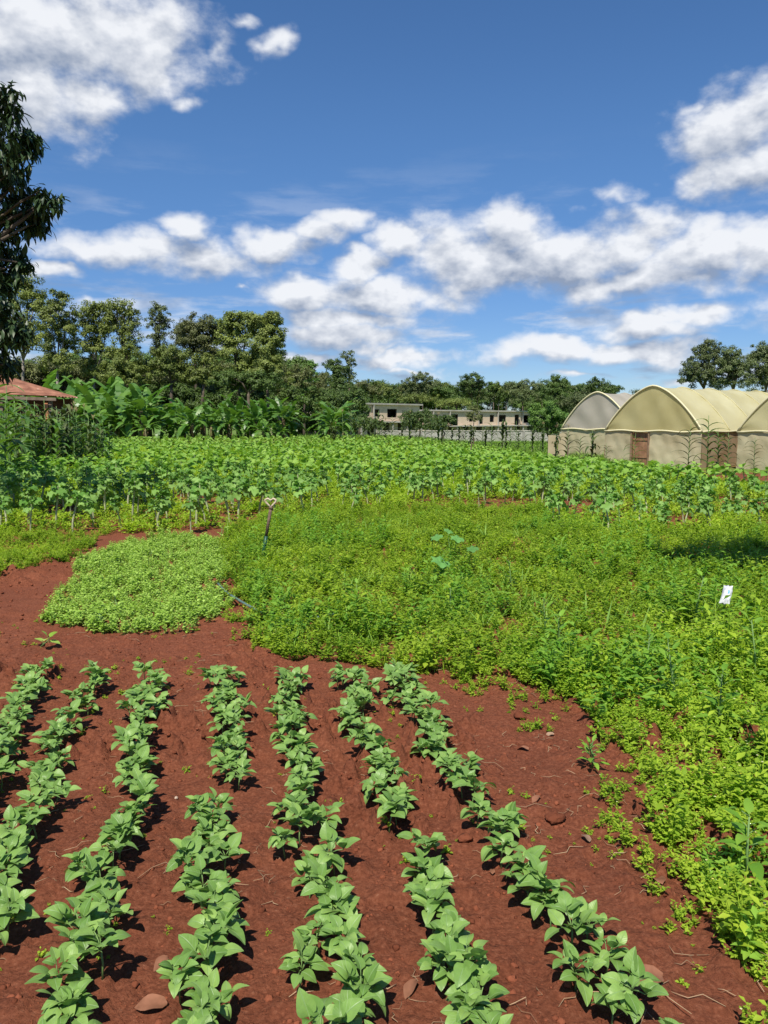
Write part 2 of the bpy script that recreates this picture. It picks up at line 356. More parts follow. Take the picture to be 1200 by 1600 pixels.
# ------------------------------------------------------------------ zones of the plot (ground outlines)
Z_MAIN = [(352,828),(450,805),(600,785),(800,772),(880,815),(1050,838),(1300,825),(1500,900),(1500,1700),(1225,1620),(1165,1530),(1100,1430),(1050,1350),(1010,1280),(960,1190),(905,1110),(800,1062),(720,1066),(600,1042),(500,1034),(440,1036),(400,1010),(372,930),(352,880)]
Z_EDGE = [(560,1000),(720,1035),(905,1100),(960,1180),(1100,1420),(1225,1620),(1120,1620),(960,1330),(860,1180),(760,1090),(560,1030)]
Z_BED = [(60,978),(98,930),(140,872),(215,842),(300,838),(352,852),(347,900),(352,955),(290,985),(150,992)]
Z_STRIP = [(-100,828),(170,836),(130,866),(105,880),(60,890),(0,900),(-120,935)]
Z_GAP = [(345,850),(400,850),(460,1030),(400,1030),(345,1000)]
Z_KALE = [(-900,836),(300,834),(440,815),(600,800),(800,790),(880,828),(1050,850),(1200,836),(2100,830),(2100,780),(1140,764),(950,742),(860,730),(760,712),(640,697),(460,690),(100,690),(0,712),(-900,712)]

# ------------------------------------------------------------------ ground
def lines(*segs):
    out = []
    for a, b, n in segs: out += list(np.linspace(a, b, n, endpoint=False))
    return np.array(out + [segs[-1][1]])
gx = np.concatenate([-np.geomspace(3000, 9, 40)[:-1], np.linspace(-9, -2.7, 90, endpoint=False), np.linspace(-2.7, 3.0, 430, endpoint=False), np.linspace(3.0, 10, 90, endpoint=False), np.geomspace(10, 3000, 40)])
gy = np.concatenate([np.linspace(-60, 1.2, 30, endpoint=False), np.linspace(1.2, 6.2, 400, endpoint=False), np.linspace(6.2, 13, 150, endpoint=False), np.geomspace(13, 3500, 130)])
GX, GY = np.meshgrid(gx, gy)
def soil_relief(x, y):
    near = sst(14, 8, y) * sst(-9.5, -7, x) * sst(11, 8, x)
    a = (fbm(x * 2.2, y * 2.2, 3, 3) - 0.45) * 0.06
    f = fbm(x * 14, y * 14, 4, 9)
    clod = np.maximum(f - 0.46, 0) * 0.22 * (0.35 + 1.3 * sst(0.40, 0.62, fbm(x * 1.3, y * 1.3, 2, 21)) + 1.1 * sst(.5, 1.3, x - .1 * y))
    return near * (a + clod + (fbm(x * 40, y * 40, 2, 5) - 0.4) * 0.016)
GZ = H(GX, GY) + soil_relief(GX, GY)
gm = bpy.data.materials.new('soil_and_grass'); gm.use_nodes = True; t_ = gm.node_tree; n_ = t_.nodes; l_ = t_.links
b_ = n_['Principled BSDF']; b_.inputs['Roughness'].default_value = 0.95; b_.inputs['Specular IOR Level'].default_value = 0.12
g_ = n_.new('ShaderNodeNewGeometry')
def gn(scale, detail=6, rough=0.6):
    q = n_.new('ShaderNodeTexNoise'); q.inputs['Scale'].default_value = scale; q.inputs['Detail'].default_value = detail; q.inputs['Roughness'].default_value = rough
    l_.new(g_.outputs['Position'], q.inputs['Vector']); return q.outputs['Fac']
def gramp(f, st):
    q = n_.new('ShaderNodeValToRGB'); e = q.color_ramp.elements
    e[0].position, e[0].color = st[0][0], (*st[0][1], 1); e[1].position, e[1].color = st[-1][0], (*st[-1][1], 1)
    for p, c in st[1:-1]: x = e.new(p); x.color = (*c, 1)
    l_.new(f, q.inputs[0]); return q.outputs[0]
def gmix(f, a, b):
    q = n_.new('ShaderNodeMix'); q.data_type = 'RGBA'; l_.new(f, q.inputs['Factor']); l_.new(a, q.inputs['A']); l_.new(b, q.inputs['B']); return q.outputs['Result']
soil_a = gramp(gn(1.9, 9, 0.72), [(0.30, (0.115, 0.034, 0.017)), (0.5, (0.172, 0.052, 0.026)), (0.72, (0.24, 0.082, 0.042))])
soil_b = gramp(gn(70, 4), [(0.33, (0.09, 0.030, 0.016)), (0.5, (0.18, 0.060, 0.031)), (0.66, (0.26, 0.10, 0.055)), (0.78, (0.42, 0.22, 0.14))])
q_ = n_.new('ShaderNodeMix'); q_.data_type = 'RGBA'; q_.inputs['Factor'].default_value = 0.55; l_.new(soil_a, q_.inputs['A']); l_.new(soil_b, q_.inputs['B']); soil = q_.outputs['Result']
grs = gramp(gn(1.2), [(0.3, (0.07, 0.13, 0.022)), (0.55, (0.12, 0.19, 0.035)), (0.72, (0.20, 0.20, 0.06))])
at_ = n_.new('ShaderNodeAttribute'); at_.attribute_name = 'green'
l_.new(gmix(at_.outputs['Fac'], soil, grs), b_.inputs['Base Color'])
bp_ = n_.new('ShaderNodeBump'); bp_.inputs['Strength'].default_value = 1.0; bp_.inputs['Distance'].default_value = 0.016; l_.new(gn(55, 8, 0.7), bp_.inputs['Height']); l_.new(bp_.outputs[0], b_.inputs['Normal'])
ny, nx = GX.shape
gme = mesh('ground', np.stack([GX, GY, GZ], -1).reshape(-1, 3), grid(ny - 1, nx - 1)[:, ::-1], gm)
gr = sst(44, 50, GY + 4 * (fbm(GX * .2, GY * .2, 3, 4) - .5) + np.maximum(GX, 0) * 1.1) * (1 - 0.8 * sst(0.5, 0.62, fbm(GX * 0.3, GY * .3, 3, 8)) * sst(75, 50, GY))
gr = np.maximum(gr, 0.75 * sst(-1, -4, GY))
ca = gme.attributes.new('green', 'FLOAT', 'POINT'); ca.data.foreach_set('value', gr.astype(np.float32).ravel())
tag(obj('ground', gme), 'red soil plot running back to grass', None, None, 'structure')
def ground_z(x, y): return H(x, y) + soil_relief(np.asarray(x, float), np.asarray(y, float))

# ------------------------------------------------------------------ bean rows
def bean_prof(t): return (math.sin(math.pi * min(1, t * 1.0) ** 0.70) ** 0.72) * (1 - 0.18 * t) if 0 < t < 1 else 0.02
def bean_variant(k):
    r = np.random.default_rng(100 + k)
    temps = [leaf(1, 0.76, 7, 6, bean_prof, f, c, 0.02, 1.3) for f, c in ((0.24, 0.7), (0.12, 1.2), (0.42, 0.4), (0.06, 0.95), (0.3, 1.5))]
    h = r.uniform(0.05, 0.085)
    st = MB(); lf = []; uv = []
    top = np.array([r.uniform(-.012, .012), r.uniform(-.012, .012), h])
    st.tube([(0, 0, -0.02), top * 0.5 + (0.004, 0, 0), top], [0.0035, 0.003, 0.0025], 5)
    a0 = r.uniform(0, 6.28)
    specs = []
    for i in range(2): specs.append((top * 0.93, a0 + i * math.pi + r.uniform(-.3, .3), r.uniform(.014, .03), r.uniform(.062, .082), r.uniform(0.0, 0.9)))
    for i in range(5):
        aa = a0 + 1.0 + i * 1.4 + r.uniform(-.5, .5); pl = r.uniform(.02, .05); e = r.uniform(.25, 1.3)
        b = top + np.array([math.cos(aa) * math.cos(e), math.sin(aa) * math.cos(e), math.sin(e)]) * pl
        st.tube([top, (top + b) / 2 + (0, 0, .004), b], [.0022, .002, .0016], 4)
        for j, da in enumerate((-1.35, 0, 1.35)): specs.append((b, aa + da, 0.006 if j != 1 else 0.014, r.uniform(.040, .062) * (1.12 if j == 1 else 1), r.uniform(-0.1, 1.15)))
    specs.append((top, r.uniform(0, 6.28), .01, r.uniform(.035, .05), r.uniform(.9, 1.3)))
    mb = MB()
    for (b, aa, pl, L, e) in specs:
        d = np.array([math.cos(aa) * math.cos(e), math.sin(aa) * math.cos(e), math.sin(e)])
        p = b + d * pl
        if pl > .009: st.tube([b, p + d * .006], [.0018, .0014], 4)
        tv, tf = temps[r.integers(5)]; roll = r.uniform(-.4, .4)
        up = np.array([math.sin(roll) * -math.sin(aa), math.sin(roll) * math.cos(aa), math.cos(roll)])
        V, F_ = place(tv, tf, p[None], frames(d[None], up[None]), L); mb.add(V, F_)
        uv.append(np.stack([tv[:, 0] / 0.40, tv[:, 1], 0 * tv[:, 0]], -1))
    V, F_, _ = mb.arrays()
    me = mesh('bean_foliage', V, F_, M['bean'])
    a = me.attributes.new('leafuv', 'FLOAT_VECTOR', 'POINT'); a.data.foreach_set('vector', np.concatenate(uv).astype(np.float32).ravel())
    return st.mesh('bean_stem', M['stalk']), me
BV = [bean_variant(k) for k in range(22)]
ROWS = [
 ('leftmost row', [(75,1030),(50,1060),(20,1115),(-5,1170),(-60,1270)], []),
 ('second row from the left', [(158,1040),(138,1075),(100,1130),(72,1195),(40,1270),(22,1330),(-5,1400),(-50,1500)], [(0.20, 0.24)]),
 ('third row from the left', [(245,1038),(225,1125),(205,1225),(180,1310),(148,1410),(130,1500),(118,1575),(105,1640)], [(0.53, 0.56)]),
 ('fourth row from the left', [(350,1040),(352,1100),(355,1190),(340,1262),(335,1350),(325,1435),(325,1525),(325,1640)], [(0.485, 0.55)]),
 ('fifth row from the left', [(450,1040),(460,1125),(470,1200),(480,1275),(495,1360),(512,1450),(530,1540),(540,1640)], []),
 ('sixth row from the left', [(545,1035),(565,1125),(595,1195),(628,1290),(655,1345),(678,1415),(706,1485),(738,1550),(775,1650)], [(0.60, 0.65)]),
 ('rightmost row', [(618,1028),(640,1085),(676,1140),(722,1215),(768,1270),(815,1345),(865,1405),(908,1475),(945,1525),(1010,1590),(1060,1660)], [(0.545, 0.58), (0.67, 0.70), (0.92, 0.95)]),
]
nb = 0
for rn, pts, gaps in ROWS:
    P = np.array([Gd(x, y, 0.10)[:2] for x, y in pts]); seg = np.linalg.norm(np.diff(P, axis=0), axis=1); cs = np.concatenate([[0], np.cumsum(seg)]); tot = cs[-1]
    # numbered from the far end of the row, which is in view for every row
    k = 0; s = 0.0; step = 0.072
    while s < tot:
        f = s / tot; s += step * rng.uniform(0.9, 1.1)
        x = np.interp(s, cs, P[:, 0]) + rng.normal(0, 0.038); y = np.interp(s, cs, P[:, 1]) + rng.normal(0, 0.012)
        if any(a < f < b for a, b in gaps): continue
        u_, v_ = W2P(x, y, 0.1)
        if u_ < -60 or v_ > 1660: continue
        z = float(ground_z(x, y))
        sc = rng.uniform(0.78, 1.05) * (1.04 if y < 2.6 else 1)
        e = empty('bean_plant', (x, y, z), rng.uniform(0, 6.28), sc)
        e.rotation_euler[0] = rng.uniform(-.12, .12); e.rotation_euler[1] = rng.uniform(-.12, .12)
        sm, fm = BV[rng.integers(len(BV))]
        obj('stem', sm, e); obj('foliage', fm, e)
        tag(e, 'young green bean plant, %s from the far end of the %s' % (ordinal(k), rn), 'bean plant', 'young bean plants in rows on red soil'); k += 1; nb += 1
print('beans', nb)

# ------------------------------------------------------------------ kale
def kale_prof(t):
    if t < 0.22: return 0.10
    u = (t - 0.22) / 0.78
    return (math.sin(math.pi * u ** 0.75) ** 0.6) * (1 + 0.26 * math.sin(u * 21)) * 0.92 + 0.02 if u < 1 else 0.02
def kale_variant(k, lod=0):
    r = np.random.default_rng(200 + k); h = r.uniform(0.32, 0.52)
    st = MB(); bend = r.normal(0, .05, 2)
    top = np.array([bend[0], bend[1], h])
    st.tube([(0, 0, -.03), (bend[0] * .2, bend[1] * .2, h * .4), top, top + (0, 0, .09)], [.017, .015, .012, .006], 5 if not lod else 3, cap=False)
    mb = MB(); nl = 12 if not lod else 9
    nlx, nwx = ((12, 4) if not lod else (3, 2))
    for i in range(nl):
        q = i / nl; aa = i * 2.4 + r.uniform(-.4, .4); e = -0.05 + 1.25 * q + r.uniform(-.35, .35); L = (0.205 - 0.09 * q) * r.uniform(.75, 1.25)
        tv, tf = leaf(L, L * 0.78, nlx, nwx, kale_prof if not lod else (lambda t: [0.12, .95, .9, .1][int(t * 3 + .01)]), 0.3 * r.uniform(-.3, 1), r.uniform(.7, 1.5), L * 0.13 if not lod else 0, 2.6)
        d = np.array([math.cos(aa) * math.cos(e), math.sin(aa) * math.cos(e), math.sin(e)])
        p = top + np.array([0, 0, -0.05 + 0.14 * q])
        up = np.array([r.uniform(-.7, .7), r.uniform(-.7, .7), 1])
        V, F_ = place(tv, tf, p[None], frames(d[None], up[None]), 1.0); mb.add(V, F_)
    return st, mb
KV = []
for k in range(10):
    st, mb = kale_variant(k); KV.append((st.mesh('kale_stem', M['kale_stem']), mb.mesh('kale_foliage', M['kale'])))
KL = [[m.arrays() for m in kale_variant(50 + k, 1)] for k in range(6)]
def kale_ok(x, y, jit=0):
    u, v = W2P(x, y, H(x, y)); return inpoly(u, v, Z_KALE)
kcount = 0; rest = []; y = 10.7; row = 0
while y < 46:
    sp = 0.54; xs = np.arange(-0.62 * y - 3, 0.62 * y + 3, sp) + rng.uniform(0, sp)
    xs = xs + rng.normal(0, .07, len(xs)); ys = y + rng.normal(0, .06, len(xs)) + 0.0 * xs
    keep = kale_ok(xs, ys) & (rng.random(len(xs)) > 0.12)
    xs, ys = xs[keep], ys[keep]; k = 0
    for x, yy in zip(xs, ys):
        u = 600 + 1200 * x / yy
        if kcount < 290 and -15 < u < 1215:
            e = empty('kale_plant', (x, yy, float(ground_z(x, yy))), rng.uniform(0, 6.28), rng.uniform(.72, 1.15) * (1.0 if u < 500 else .84))
            sm, fm = KV[rng.integers(len(KV))]; obj('stem', sm, e); obj('foliage', fm, e)
            tag(e, 'leafy kale plant, %s from the left in the %s row of the kale field' % (ordinal(k), ORD[row] if row else 'nearest'), 'kale plant', 'kale plants in the nearer rows'); k += 1; kcount += 1
        else: rest.append((x, yy))
    y += 0.56 * (1 if y < 30 else 1.1); row += 1
print('kale', kcount, len(rest), row)
rest = np.array(rest); rid = rng.integers(0, len(KL), len(rest)); mb = MB()
for i in range(len(KL)):
    p = rest[rid == i]; pos = np.column_stack([p, H(p[:, 0], p[:, 1])]); Rm = rotz(rng.uniform(0, 6.28, len(p))); sc = rng.uniform(.85, 1.2, len(p))
    for j in (0, 1):
        V, F_ = place(KL[i][j][0], KL[i][j][1], pos, Rm, sc); mb.add(V, F_, j)
tag(obj('kale_crop', mb.mesh('kale_crop', [M['kale_stem'], M['kale_far']])), 'mass of kale filling the far part of the field', 'kale crop', None, 'stuff')

# ------------------------------------------------------------------ weeds, seed bed, litter
def ovate(t): return [0.15, 1.0, 0.1][int(round(t * 2))]
def tuft(r, h, nst, nlf, ll, lw, mflower=0, spread=.5, blade=False):
    mb = MB(); tv, tf = leaf(1, lw, 2, 2, ovate, 0.3, 0.5)
    P, Dd, Up, Sc = [], [], [], []
    for i in range(nst):
        aa = r.uniform(0, 6.28); tilt = r.uniform(0.05, spread); hh = h * r.uniform(.6, 1.1)
        top = np.array([math.cos(aa) * math.sin(tilt), math.sin(aa) * math.sin(tilt), math.cos(tilt)]) * hh
        base = np.array([r.normal(0, .012), r.normal(0, .012), -.01])
        if not blade:
            w = .0016; s = np.array([-math.sin(aa), math.cos(aa), 0]) * w
            mb.add([base - s, base + s, top + s * .5, top - s * .5], [(0, 1, 2, 3)])
        for j in range(nlf):
            q = (j + 1) / nlf; p = base + (top - base) * (0.2 + 0.8 * q) if not blade else base
            a2 = r.uniform(0, 6.28); e = r.uniform(0.0, .8) if not blade else r.uniform(.7, 1.4)
            P.append(p); Dd.append((math.cos(a2) * math.cos(e), math.sin(a2) * math.cos(e), math.sin(e))); Up.append((r.uniform(-.3, .3), r.uniform(-.3, .3), 1)); Sc.append(ll * r.uniform(.6, 1.2) * (1.15 - .4 * q))
        if r.random() < mflower:
            f = .0028; c = top + (0, 0, .004); mb.add([c + (-f, -f, 0), c + (f, -f, 0), c + (f, f, 0), c + (-f, f, 0)], [(0, 1, 2, 3)], 1)
    V, F_ = place(tv, tf, np.array(P), frames(np.array(Dd), np.array(Up)), np.array(Sc)); mb.add(V, F_)
    return mb.arrays()
def scatter(name, label, cat, mats, temps, pos, sc, fine=True):
    mb = MB(); idx = rng.integers(0, len(temps), len(pos))
    zz = ground_z(pos[:, 0], pos[:, 1]) if fine else H(pos[:, 0], pos[:, 1])
    for i, (V, F_, mi) in enumerate(temps):
        s = idx == i
        if not s.any(): continue
        p = np.column_stack([pos[s], zz[s]]); A, B = place(V, F_, p, rotz(rng.uniform(0, 6.28, len(p))), sc[s])
        mb.V.append(A); mb.F.append(B + mb.n); mb.M.append(np.tile(mi, len(p))); mb.n += len(A)
    o = obj(name, mb.mesh(name, mats)); return tag(o, label, cat, None, 'stuff')
def pts_in(poly, x0, x1, y0, y1, dens, jit=14, extra=None):
    n = int((x1 - x0) * (y1 - y0) * dens); x = rng.uniform(x0, x1, n); y = rng.uniform(y0, y1, n)
    u, v = W2P(x, y, 0 * x); j = (fbm(x * 3, y * 3, 3, 31) - .45) * jit * 3; j2 = (fbm(x * 3, y * 3, 3, 77) - .45) * jit * 2
    k = inpoly(u + j, v + j2, poly)
    if extra is not None: k &= extra(x, y, u, v)
    return np.column_stack([x[k], y[k]])
rt = np.random.default_rng(5)
T_small = [tuft(rt, rt.uniform(.07, .12), 6, 8, .026, .62, .12, .9) for _ in range(8)]
T_tall = [tuft(rt, rt.uniform(.14, .24), 5, 7, .042, .5, .3, .5) for _ in range(8)]
T_leafy = [tuft(rt, rt.uniform(.14, .26), 3, 8, .060, .45, 0, .45) for _ in range(6)]
T_far = [tuft(rt, rt.uniform(.14, .26), 4, 7, .048, .55, .3, .5) for _ in range(6)]
T_grass = [tuft(rt, .2, 1, 14, .16, .06, 0, .3, True) for _ in range(5)]
T_low = [tuft(rt, rt.uniform(.03, .05), 5, 4, .02, .7, 0, 1.3) for _ in range(6)]
def cheap(r, h, n, ll):
    a = r.uniform(0, 6.28, n); e = r.uniform(-.1, 1.0, n); d = np.stack([np.cos(a) * np.cos(e), np.sin(a) * np.cos(e), np.sin(e)], -1)
    p = np.stack([r.normal(0, h * .35, n), r.normal(0, h * .35, n), r.uniform(.1, 1, n) * h], -1)
    tv = np.array([(0, 0, 0), (.28, .5, .06), (0, 1, -.05), (-.28, .5, .06)]); V, F_ = place(tv, np.array([(0, 1, 2, 3)]), p, frames(d, np.stack([r.uniform(-.3, .3, n), r.uniform(-.3, .3, n), np.ones(n)], -1)), ll * r.uniform(.6, 1.2, n))
    return V, F_, np.zeros(n, int)
T_cheap = [cheap(rt, rt.uniform(.10, .20), 34, .055) for _ in range(8)]
T_bed = [tuft(rt, rt.uniform(.07, .12), 5, 4, .034, .85, 0, .6) for _ in range(6)]
patch = lambda x, y: fbm(x * .9, y * .9, 3, 61)
# right near strip: fine leaved weeds
p = pts_in(Z_MAIN, .8, 4.5, 1.8, 5.2, 380, 12, lambda x, y, u, v: fbm(x * 6, y * 6, 3, 93) > .25); scatter('small_weeds', 'yellow green small leaved weeds creeping over the soil edge', 'weeds', [M['weed'], M['flower']], T_small + T_small + T_tall[:3], p, rng.uniform(.5, 1.2, len(p)) * (.55 + 1.1 * fbm(p[:, 0] * 3, p[:, 1] * 3, 3, 16)) * (1 + .5 * sst(1.3, 2.2, p[:, 0])))
p = pts_in(Z_MAIN, .8, 4.5, 1.8, 5.2, 130, 8, lambda x, y, u, v: fbm(x * 2.5, y * 2.5, 3, 94) + .0006 * (u - 1080) > .40); scatter('green_weeds', 'darker green weeds mixed into the near weed bank', 'weeds', [M['weed2'], M['flower']], T_leafy + T_tall[3:], p, rng.uniform(.35, .85, len(p)))
n1 = len(p)
p = pts_in(Z_MAIN, -3, 7.5, 4.4, 13.5, 90, 8, lambda x, y, u, v: (patch(x, y) < .66) & (fbm(x * 5, y * 5, 3, 91) > .36)); scatter('tall_weeds', 'thick mass of flowering yellow green weeds between beds and kale', 'weeds', [M['weed'], M['flower']], T_tall + T_far, p, rng.uniform(.7, 1.3, len(p)) * (.5 + 1.2 * fbm(p[:, 0] * 2.2, p[:, 1] * 2.2, 3, 13)))
n2 = len(p)
p = pts_in(Z_MAIN, -3, 7.5, 3.2, 12, 60, 10, lambda x, y, u, v: patch(x * 1.3 + 7, y * 1.3) + .0002 * (u - 600) > .50); scatter('leafy_weeds', 'darker broad leaved weeds growing in patches among fine weeds', 'weeds', [M['weed2'], M['flower']], T_leafy, p, rng.uniform(.7, 1.3, len(p)) * (.5 + 1.3 * fbm(p[:, 0] * 2.2, p[:, 1] * 2.2, 3, 14)))
n3 = len(p)
p = pts_in(Z_MAIN, -3, 7.5, 4.2, 13.5, 110, 8); scatter('ground_cover', 'low small leaved weeds carpeting the soil under the taller ones', 'weeds', [M['weed'], M['flower']], T_small, p, rng.uniform(.8, 1.5, len(p)))
p = pts_in(Z_MAIN, -3, 7.5, 3.5, 12, 16, 8, lambda x, y, u, v: patch(x + 40, y) > .42); scatter('grass', 'grass tufts standing among the weeds', 'grass', [M['blade'], M['flower']], T_grass, p, rng.uniform(.8, 1.7, len(p)))
p = pts_in(Z_EDGE, -.5, 3.5, 1.8, 5.6, 150, 16, lambda x, y, u, v: patch(x * 4, y * 4) > .42); scatter('sparse_weeds', 'scattered weed seedlings on the bare red soil', 'weeds', [M['weed'], M['flower']], T_low + T_small, p, rng.uniform(.5, 1.0, len(p)))
p = pts_in(Z_BED, -4.5, -1, 5, 11, 460, 15, lambda x, y, u, v: fbm(x * 7, y * 7, 3, 95) > .20); scatter('seedling_bed', 'dense light green seedling bed behind the bean rows', 'seedling bed', [M['bedleaf'], M['flower']], T_bed, p, rng.uniform(.75, 1.1, len(p)) * (.7 + .5 * fbm(p[:, 0] * 3, p[:, 1] * 3, 3, 15)))
n4 = len(p)
p = np.vstack([pts_in(Z_STRIP, -8, -2.5, 6, 12, 260, 10, lambda x, y, u, v: patch(x * 2, y * 2) > .30), pts_in(Z_GAP, -3, -.5, 5, 11, 170, 12, lambda x, y, u, v: patch(x * 3, y * 3) > .36)])
scatter('low_weeds', 'low bright weeds at the edges of the seedling bed', 'weeds', [M['weed'], M['flower']], T_low + T_small, p, rng.uniform(.8, 1.5, len(p)))
# understorey of the kale field
n = 70000; x = rng.uniform(-26, 26, n); y = 10.2 + 26 * rng.random(n) ** 1.4; k = kale_ok(x, y) & (np.abs(x) < .56 * y + 1) & (patch(x, y) + .12 * sst(10, 19, y) > .40) & (rng.random(n) < .35 + .65 * sst(10, 20, y))
p = np.column_stack([x[k], y[k]]); scatter('field_weeds', 'low weeds covering the soil between the kale plants', 'weeds', [M['weed'], M['flower']], T_cheap, p, rng.uniform(.7, 1.3, len(p)) * (1 + .8 * sst(13, 26, p[:, 1])), False)
print('weeds', n1, n2, n3, n4, len(p))
# far grass strip behind the kale
n = 16000; y = 36 + 60 * rng.random(n); x = rng.uniform(-.55, .35, n) * y; k = (gr_k := (y + np.maximum(x, 0) * 1.1 > 46))
p = np.column_stack([x[k], y[k]]); scatter('far_grass', 'rough green grass behind the kale field', 'grass', [M['blade'], M['flower']], T_grass, p, rng.uniform(2.0, 3.6, len(p)), False)
# tiny sprouts between the bean rows
n = 1500; x = rng.uniform(-3.2, 2.6, n); y = rng.uniform(1.8, 6.0, n); k = patch(x * 4, y * 4) > .50 - .04 * rng.random(n)
p = np.column_stack([x[k], y[k]]); scatter('sprouts', 'tiny weed sprouts between the bean rows', 'sprouts', [M['weed'], M['flower']], T_low, p, .22 + .75 * rng.random(len(p)) ** 2.2)
# clods: little faceted lumps of earth
def lump(r, n=4, m=5):
    V = []
    for i in range(n + 1):
        for j in range(m):
            a = math.pi * i / n; b = 2 * math.pi * j / m; k = r.uniform(.7, 1.25); V.append((math.sin(a) * math.cos(b) * k, math.sin(a) * math.sin(b) * k, math.cos(a) * .7 * k))
    F_ = [(i * m + j, (i + 1) * m + j, (i + 1) * m + (j + 1) % m, i * m + (j + 1) % m) for i in range(n) for j in range(m)]
    return np.array(V), np.array(F_), np.zeros(len(F_), int)
M['clod'] = mat('earth_clod', (0.10, 0.031, 0.016), (0.20, 0.064, 0.033), 0.95, 0.1, bump=.5, bscale=60)
n = 34000; x = rng.uniform(-5, 4.2, n); y = 1.7 + 7 * rng.random(n) ** 1.3; u, v = W2P(x, y, 0 * x)
k = ~inpoly(u, v, Z_BED) & (patch(x * 2.5, y * 2.5) > .38)
s = 0.003 + .013 * rng.random(n) ** 4.5; s[(x > .6) & (rng.random(n) < .02)] *= 1.6
scatter('soil_crumbs', 'crumbs and small clods of red earth', 'soil', M['clod'], [lump(rt) for _ in range(6)], np.column_stack([x[k], y[k]]), s[k])
M['straw'] = mat('straw', (0.20, 0.12, 0.07), (0.42, 0.30, 0.18), 0.8)
def straw(r):
    a = MB(); L = r.uniform(.02, .09); b = r.normal(0, .012, (4, 2)); a.tube([(-L / 2, b[0, 0], .004), (-L / 6, b[1, 0], .007), (L / 6, b[2, 0], .007), (L / 2, b[3, 0], .004)], [.0007, .0009, .0009, .0005], 4); return a.arrays()
n = 1700; x = rng.uniform(-2.8, 3, n); y = 1.8 + 4 * rng.random(n) ** 1.2; k = patch(x * 3 + 9, y * 3) + .06 * x > .44
scatter('straw_litter', 'thin dry stalks lying on the soil', 'litter', M['straw'], [straw(rt) for _ in range(8)], np.column_stack([x[k], y[k]]), rng.uniform(.5, 1.8, k.sum()))

# single lumps, stones and dead leaves
def big_lump(name, px, py, s, m, label, cat):
    r = np.random.default_rng(int(px)); x, y_, z = Gd(px, py); V, F_, _ = lump(r, 8, 9); V = V * (1, .8, .6) * (1 + .35 * (fbm(V[:, :1] * 2 + 9, V[:, 1:2] * 2 + V[:, 2:] * 2.7, 3, 8) - .45))
    o = obj(name, mesh(name, V * s, F_, m), None, (x, y_, float(ground_z(x, y_)) + s * .25), (0, 0, r.uniform(0, 6))); tag(o, label, cat)
for a in [(812, 1120, .045, 'large lump of red earth beside the far end of the rightmost bean row'), (868, 1280, .045, 'rounded red clod to the right of the rightmost bean row'),
          (725, 1318, .03, 'flattish red clod near the gap in the rightmost bean row'), (130, 1412, .022, 'small brick red clod between the two leftmost near rows'),
          (985, 1310, .035, 'red earth lump at the weedy edge of the soil')]:
    big_lump('earth_clod', a[0], a[1], a[2], M['clod'], a[3], 'clod')
M['stone'] = mat('pale_stone', (0.45, 0.33, 0.24), (0.55, 0.42, 0.32), .8)
big_lump('stone', 275, 1246, .010, M['stone'], 'small pale stone between the third and fourth bean rows', 'stone')
M['dry'] = mat('dead_leaf', (0.14, 0.06, 0.032), (0.27, 0.12, 0.07), .8, .2, nscale=30, island=.2)
M['dry2'] = mat('pale_dead_leaf', (0.18, 0.11, 0.07), (0.32, 0.21, 0.14), .8, .2, nscale=30, island=.2)
def dprof(t): return math.sin(math.pi * t ** .8) ** .7 if 0 < t < 1 else .03
for (px, py, L, az_, m, lab) in [
    (1035, 1538, .14, 1.9, 'dry', 'large curled red brown dead leaf at the near right corner of the soil'),
    (922, 1318, .055, .4, 'dry2', 'small brown dead leaf between rightmost bean row and weeds'),
    (843, 1246, .06, 2.4, 'dry', 'brown dead leaf right of the rightmost bean row, halfway along'),
    (826, 1172, .075, .9, 'dry', 'flat dull red dead leaf near the large earth lump'),
    (866, 1146, .06, 1.6, 'dry2', 'pale dead leaf at the upper weed edge'),
    (1130, 1300, .085, 2.9, 'dry2', 'tan dead leaf lying among weeds at the right'),
    (1036, 1382, .10, .2, 'dry', 'broad brown dead leaf half hidden at the weed edge'),
    (1030, 1138, .08, 2.2, 'dry2', 'pale brown dead leaf resting on the weeds'),
    (770, 1371, .035, 0, 'dry', 'tiny reddish dead leaf left of the rightmost row gap'),
    (650, 1540, .07, 2.6, 'dry', 'faded dead leaf between the fifth and sixth bean rows'),
    (1065, 1215, .06, 1.0, 'dry2', 'little crumpled pale leaf between weed clumps'),
    (262, 1585, .09, 1.7, 'dry', 'torn brown leaf beside the near end of the fourth row'),
    (262, 1500, .06, 2.7, 'dry', 'dark red dead leaf left of the fourth bean row')]:
    x, y_, z = Gd(px, py); V, F_ = leaf(L, L * .55, 8, 5, dprof, .35, rng.uniform(.5, 1.4), L * .04, 1.5)
    o = obj('dead_leaf', mesh('dead_leaf', V, F_, M[m]), None, (x, y_, float(ground_z(x, y_)) + .012), (rng.uniform(.05, .35), rng.uniform(-.3, .3), az_)); tag(o, lab, 'dead leaf', 'dead leaves on the soil')

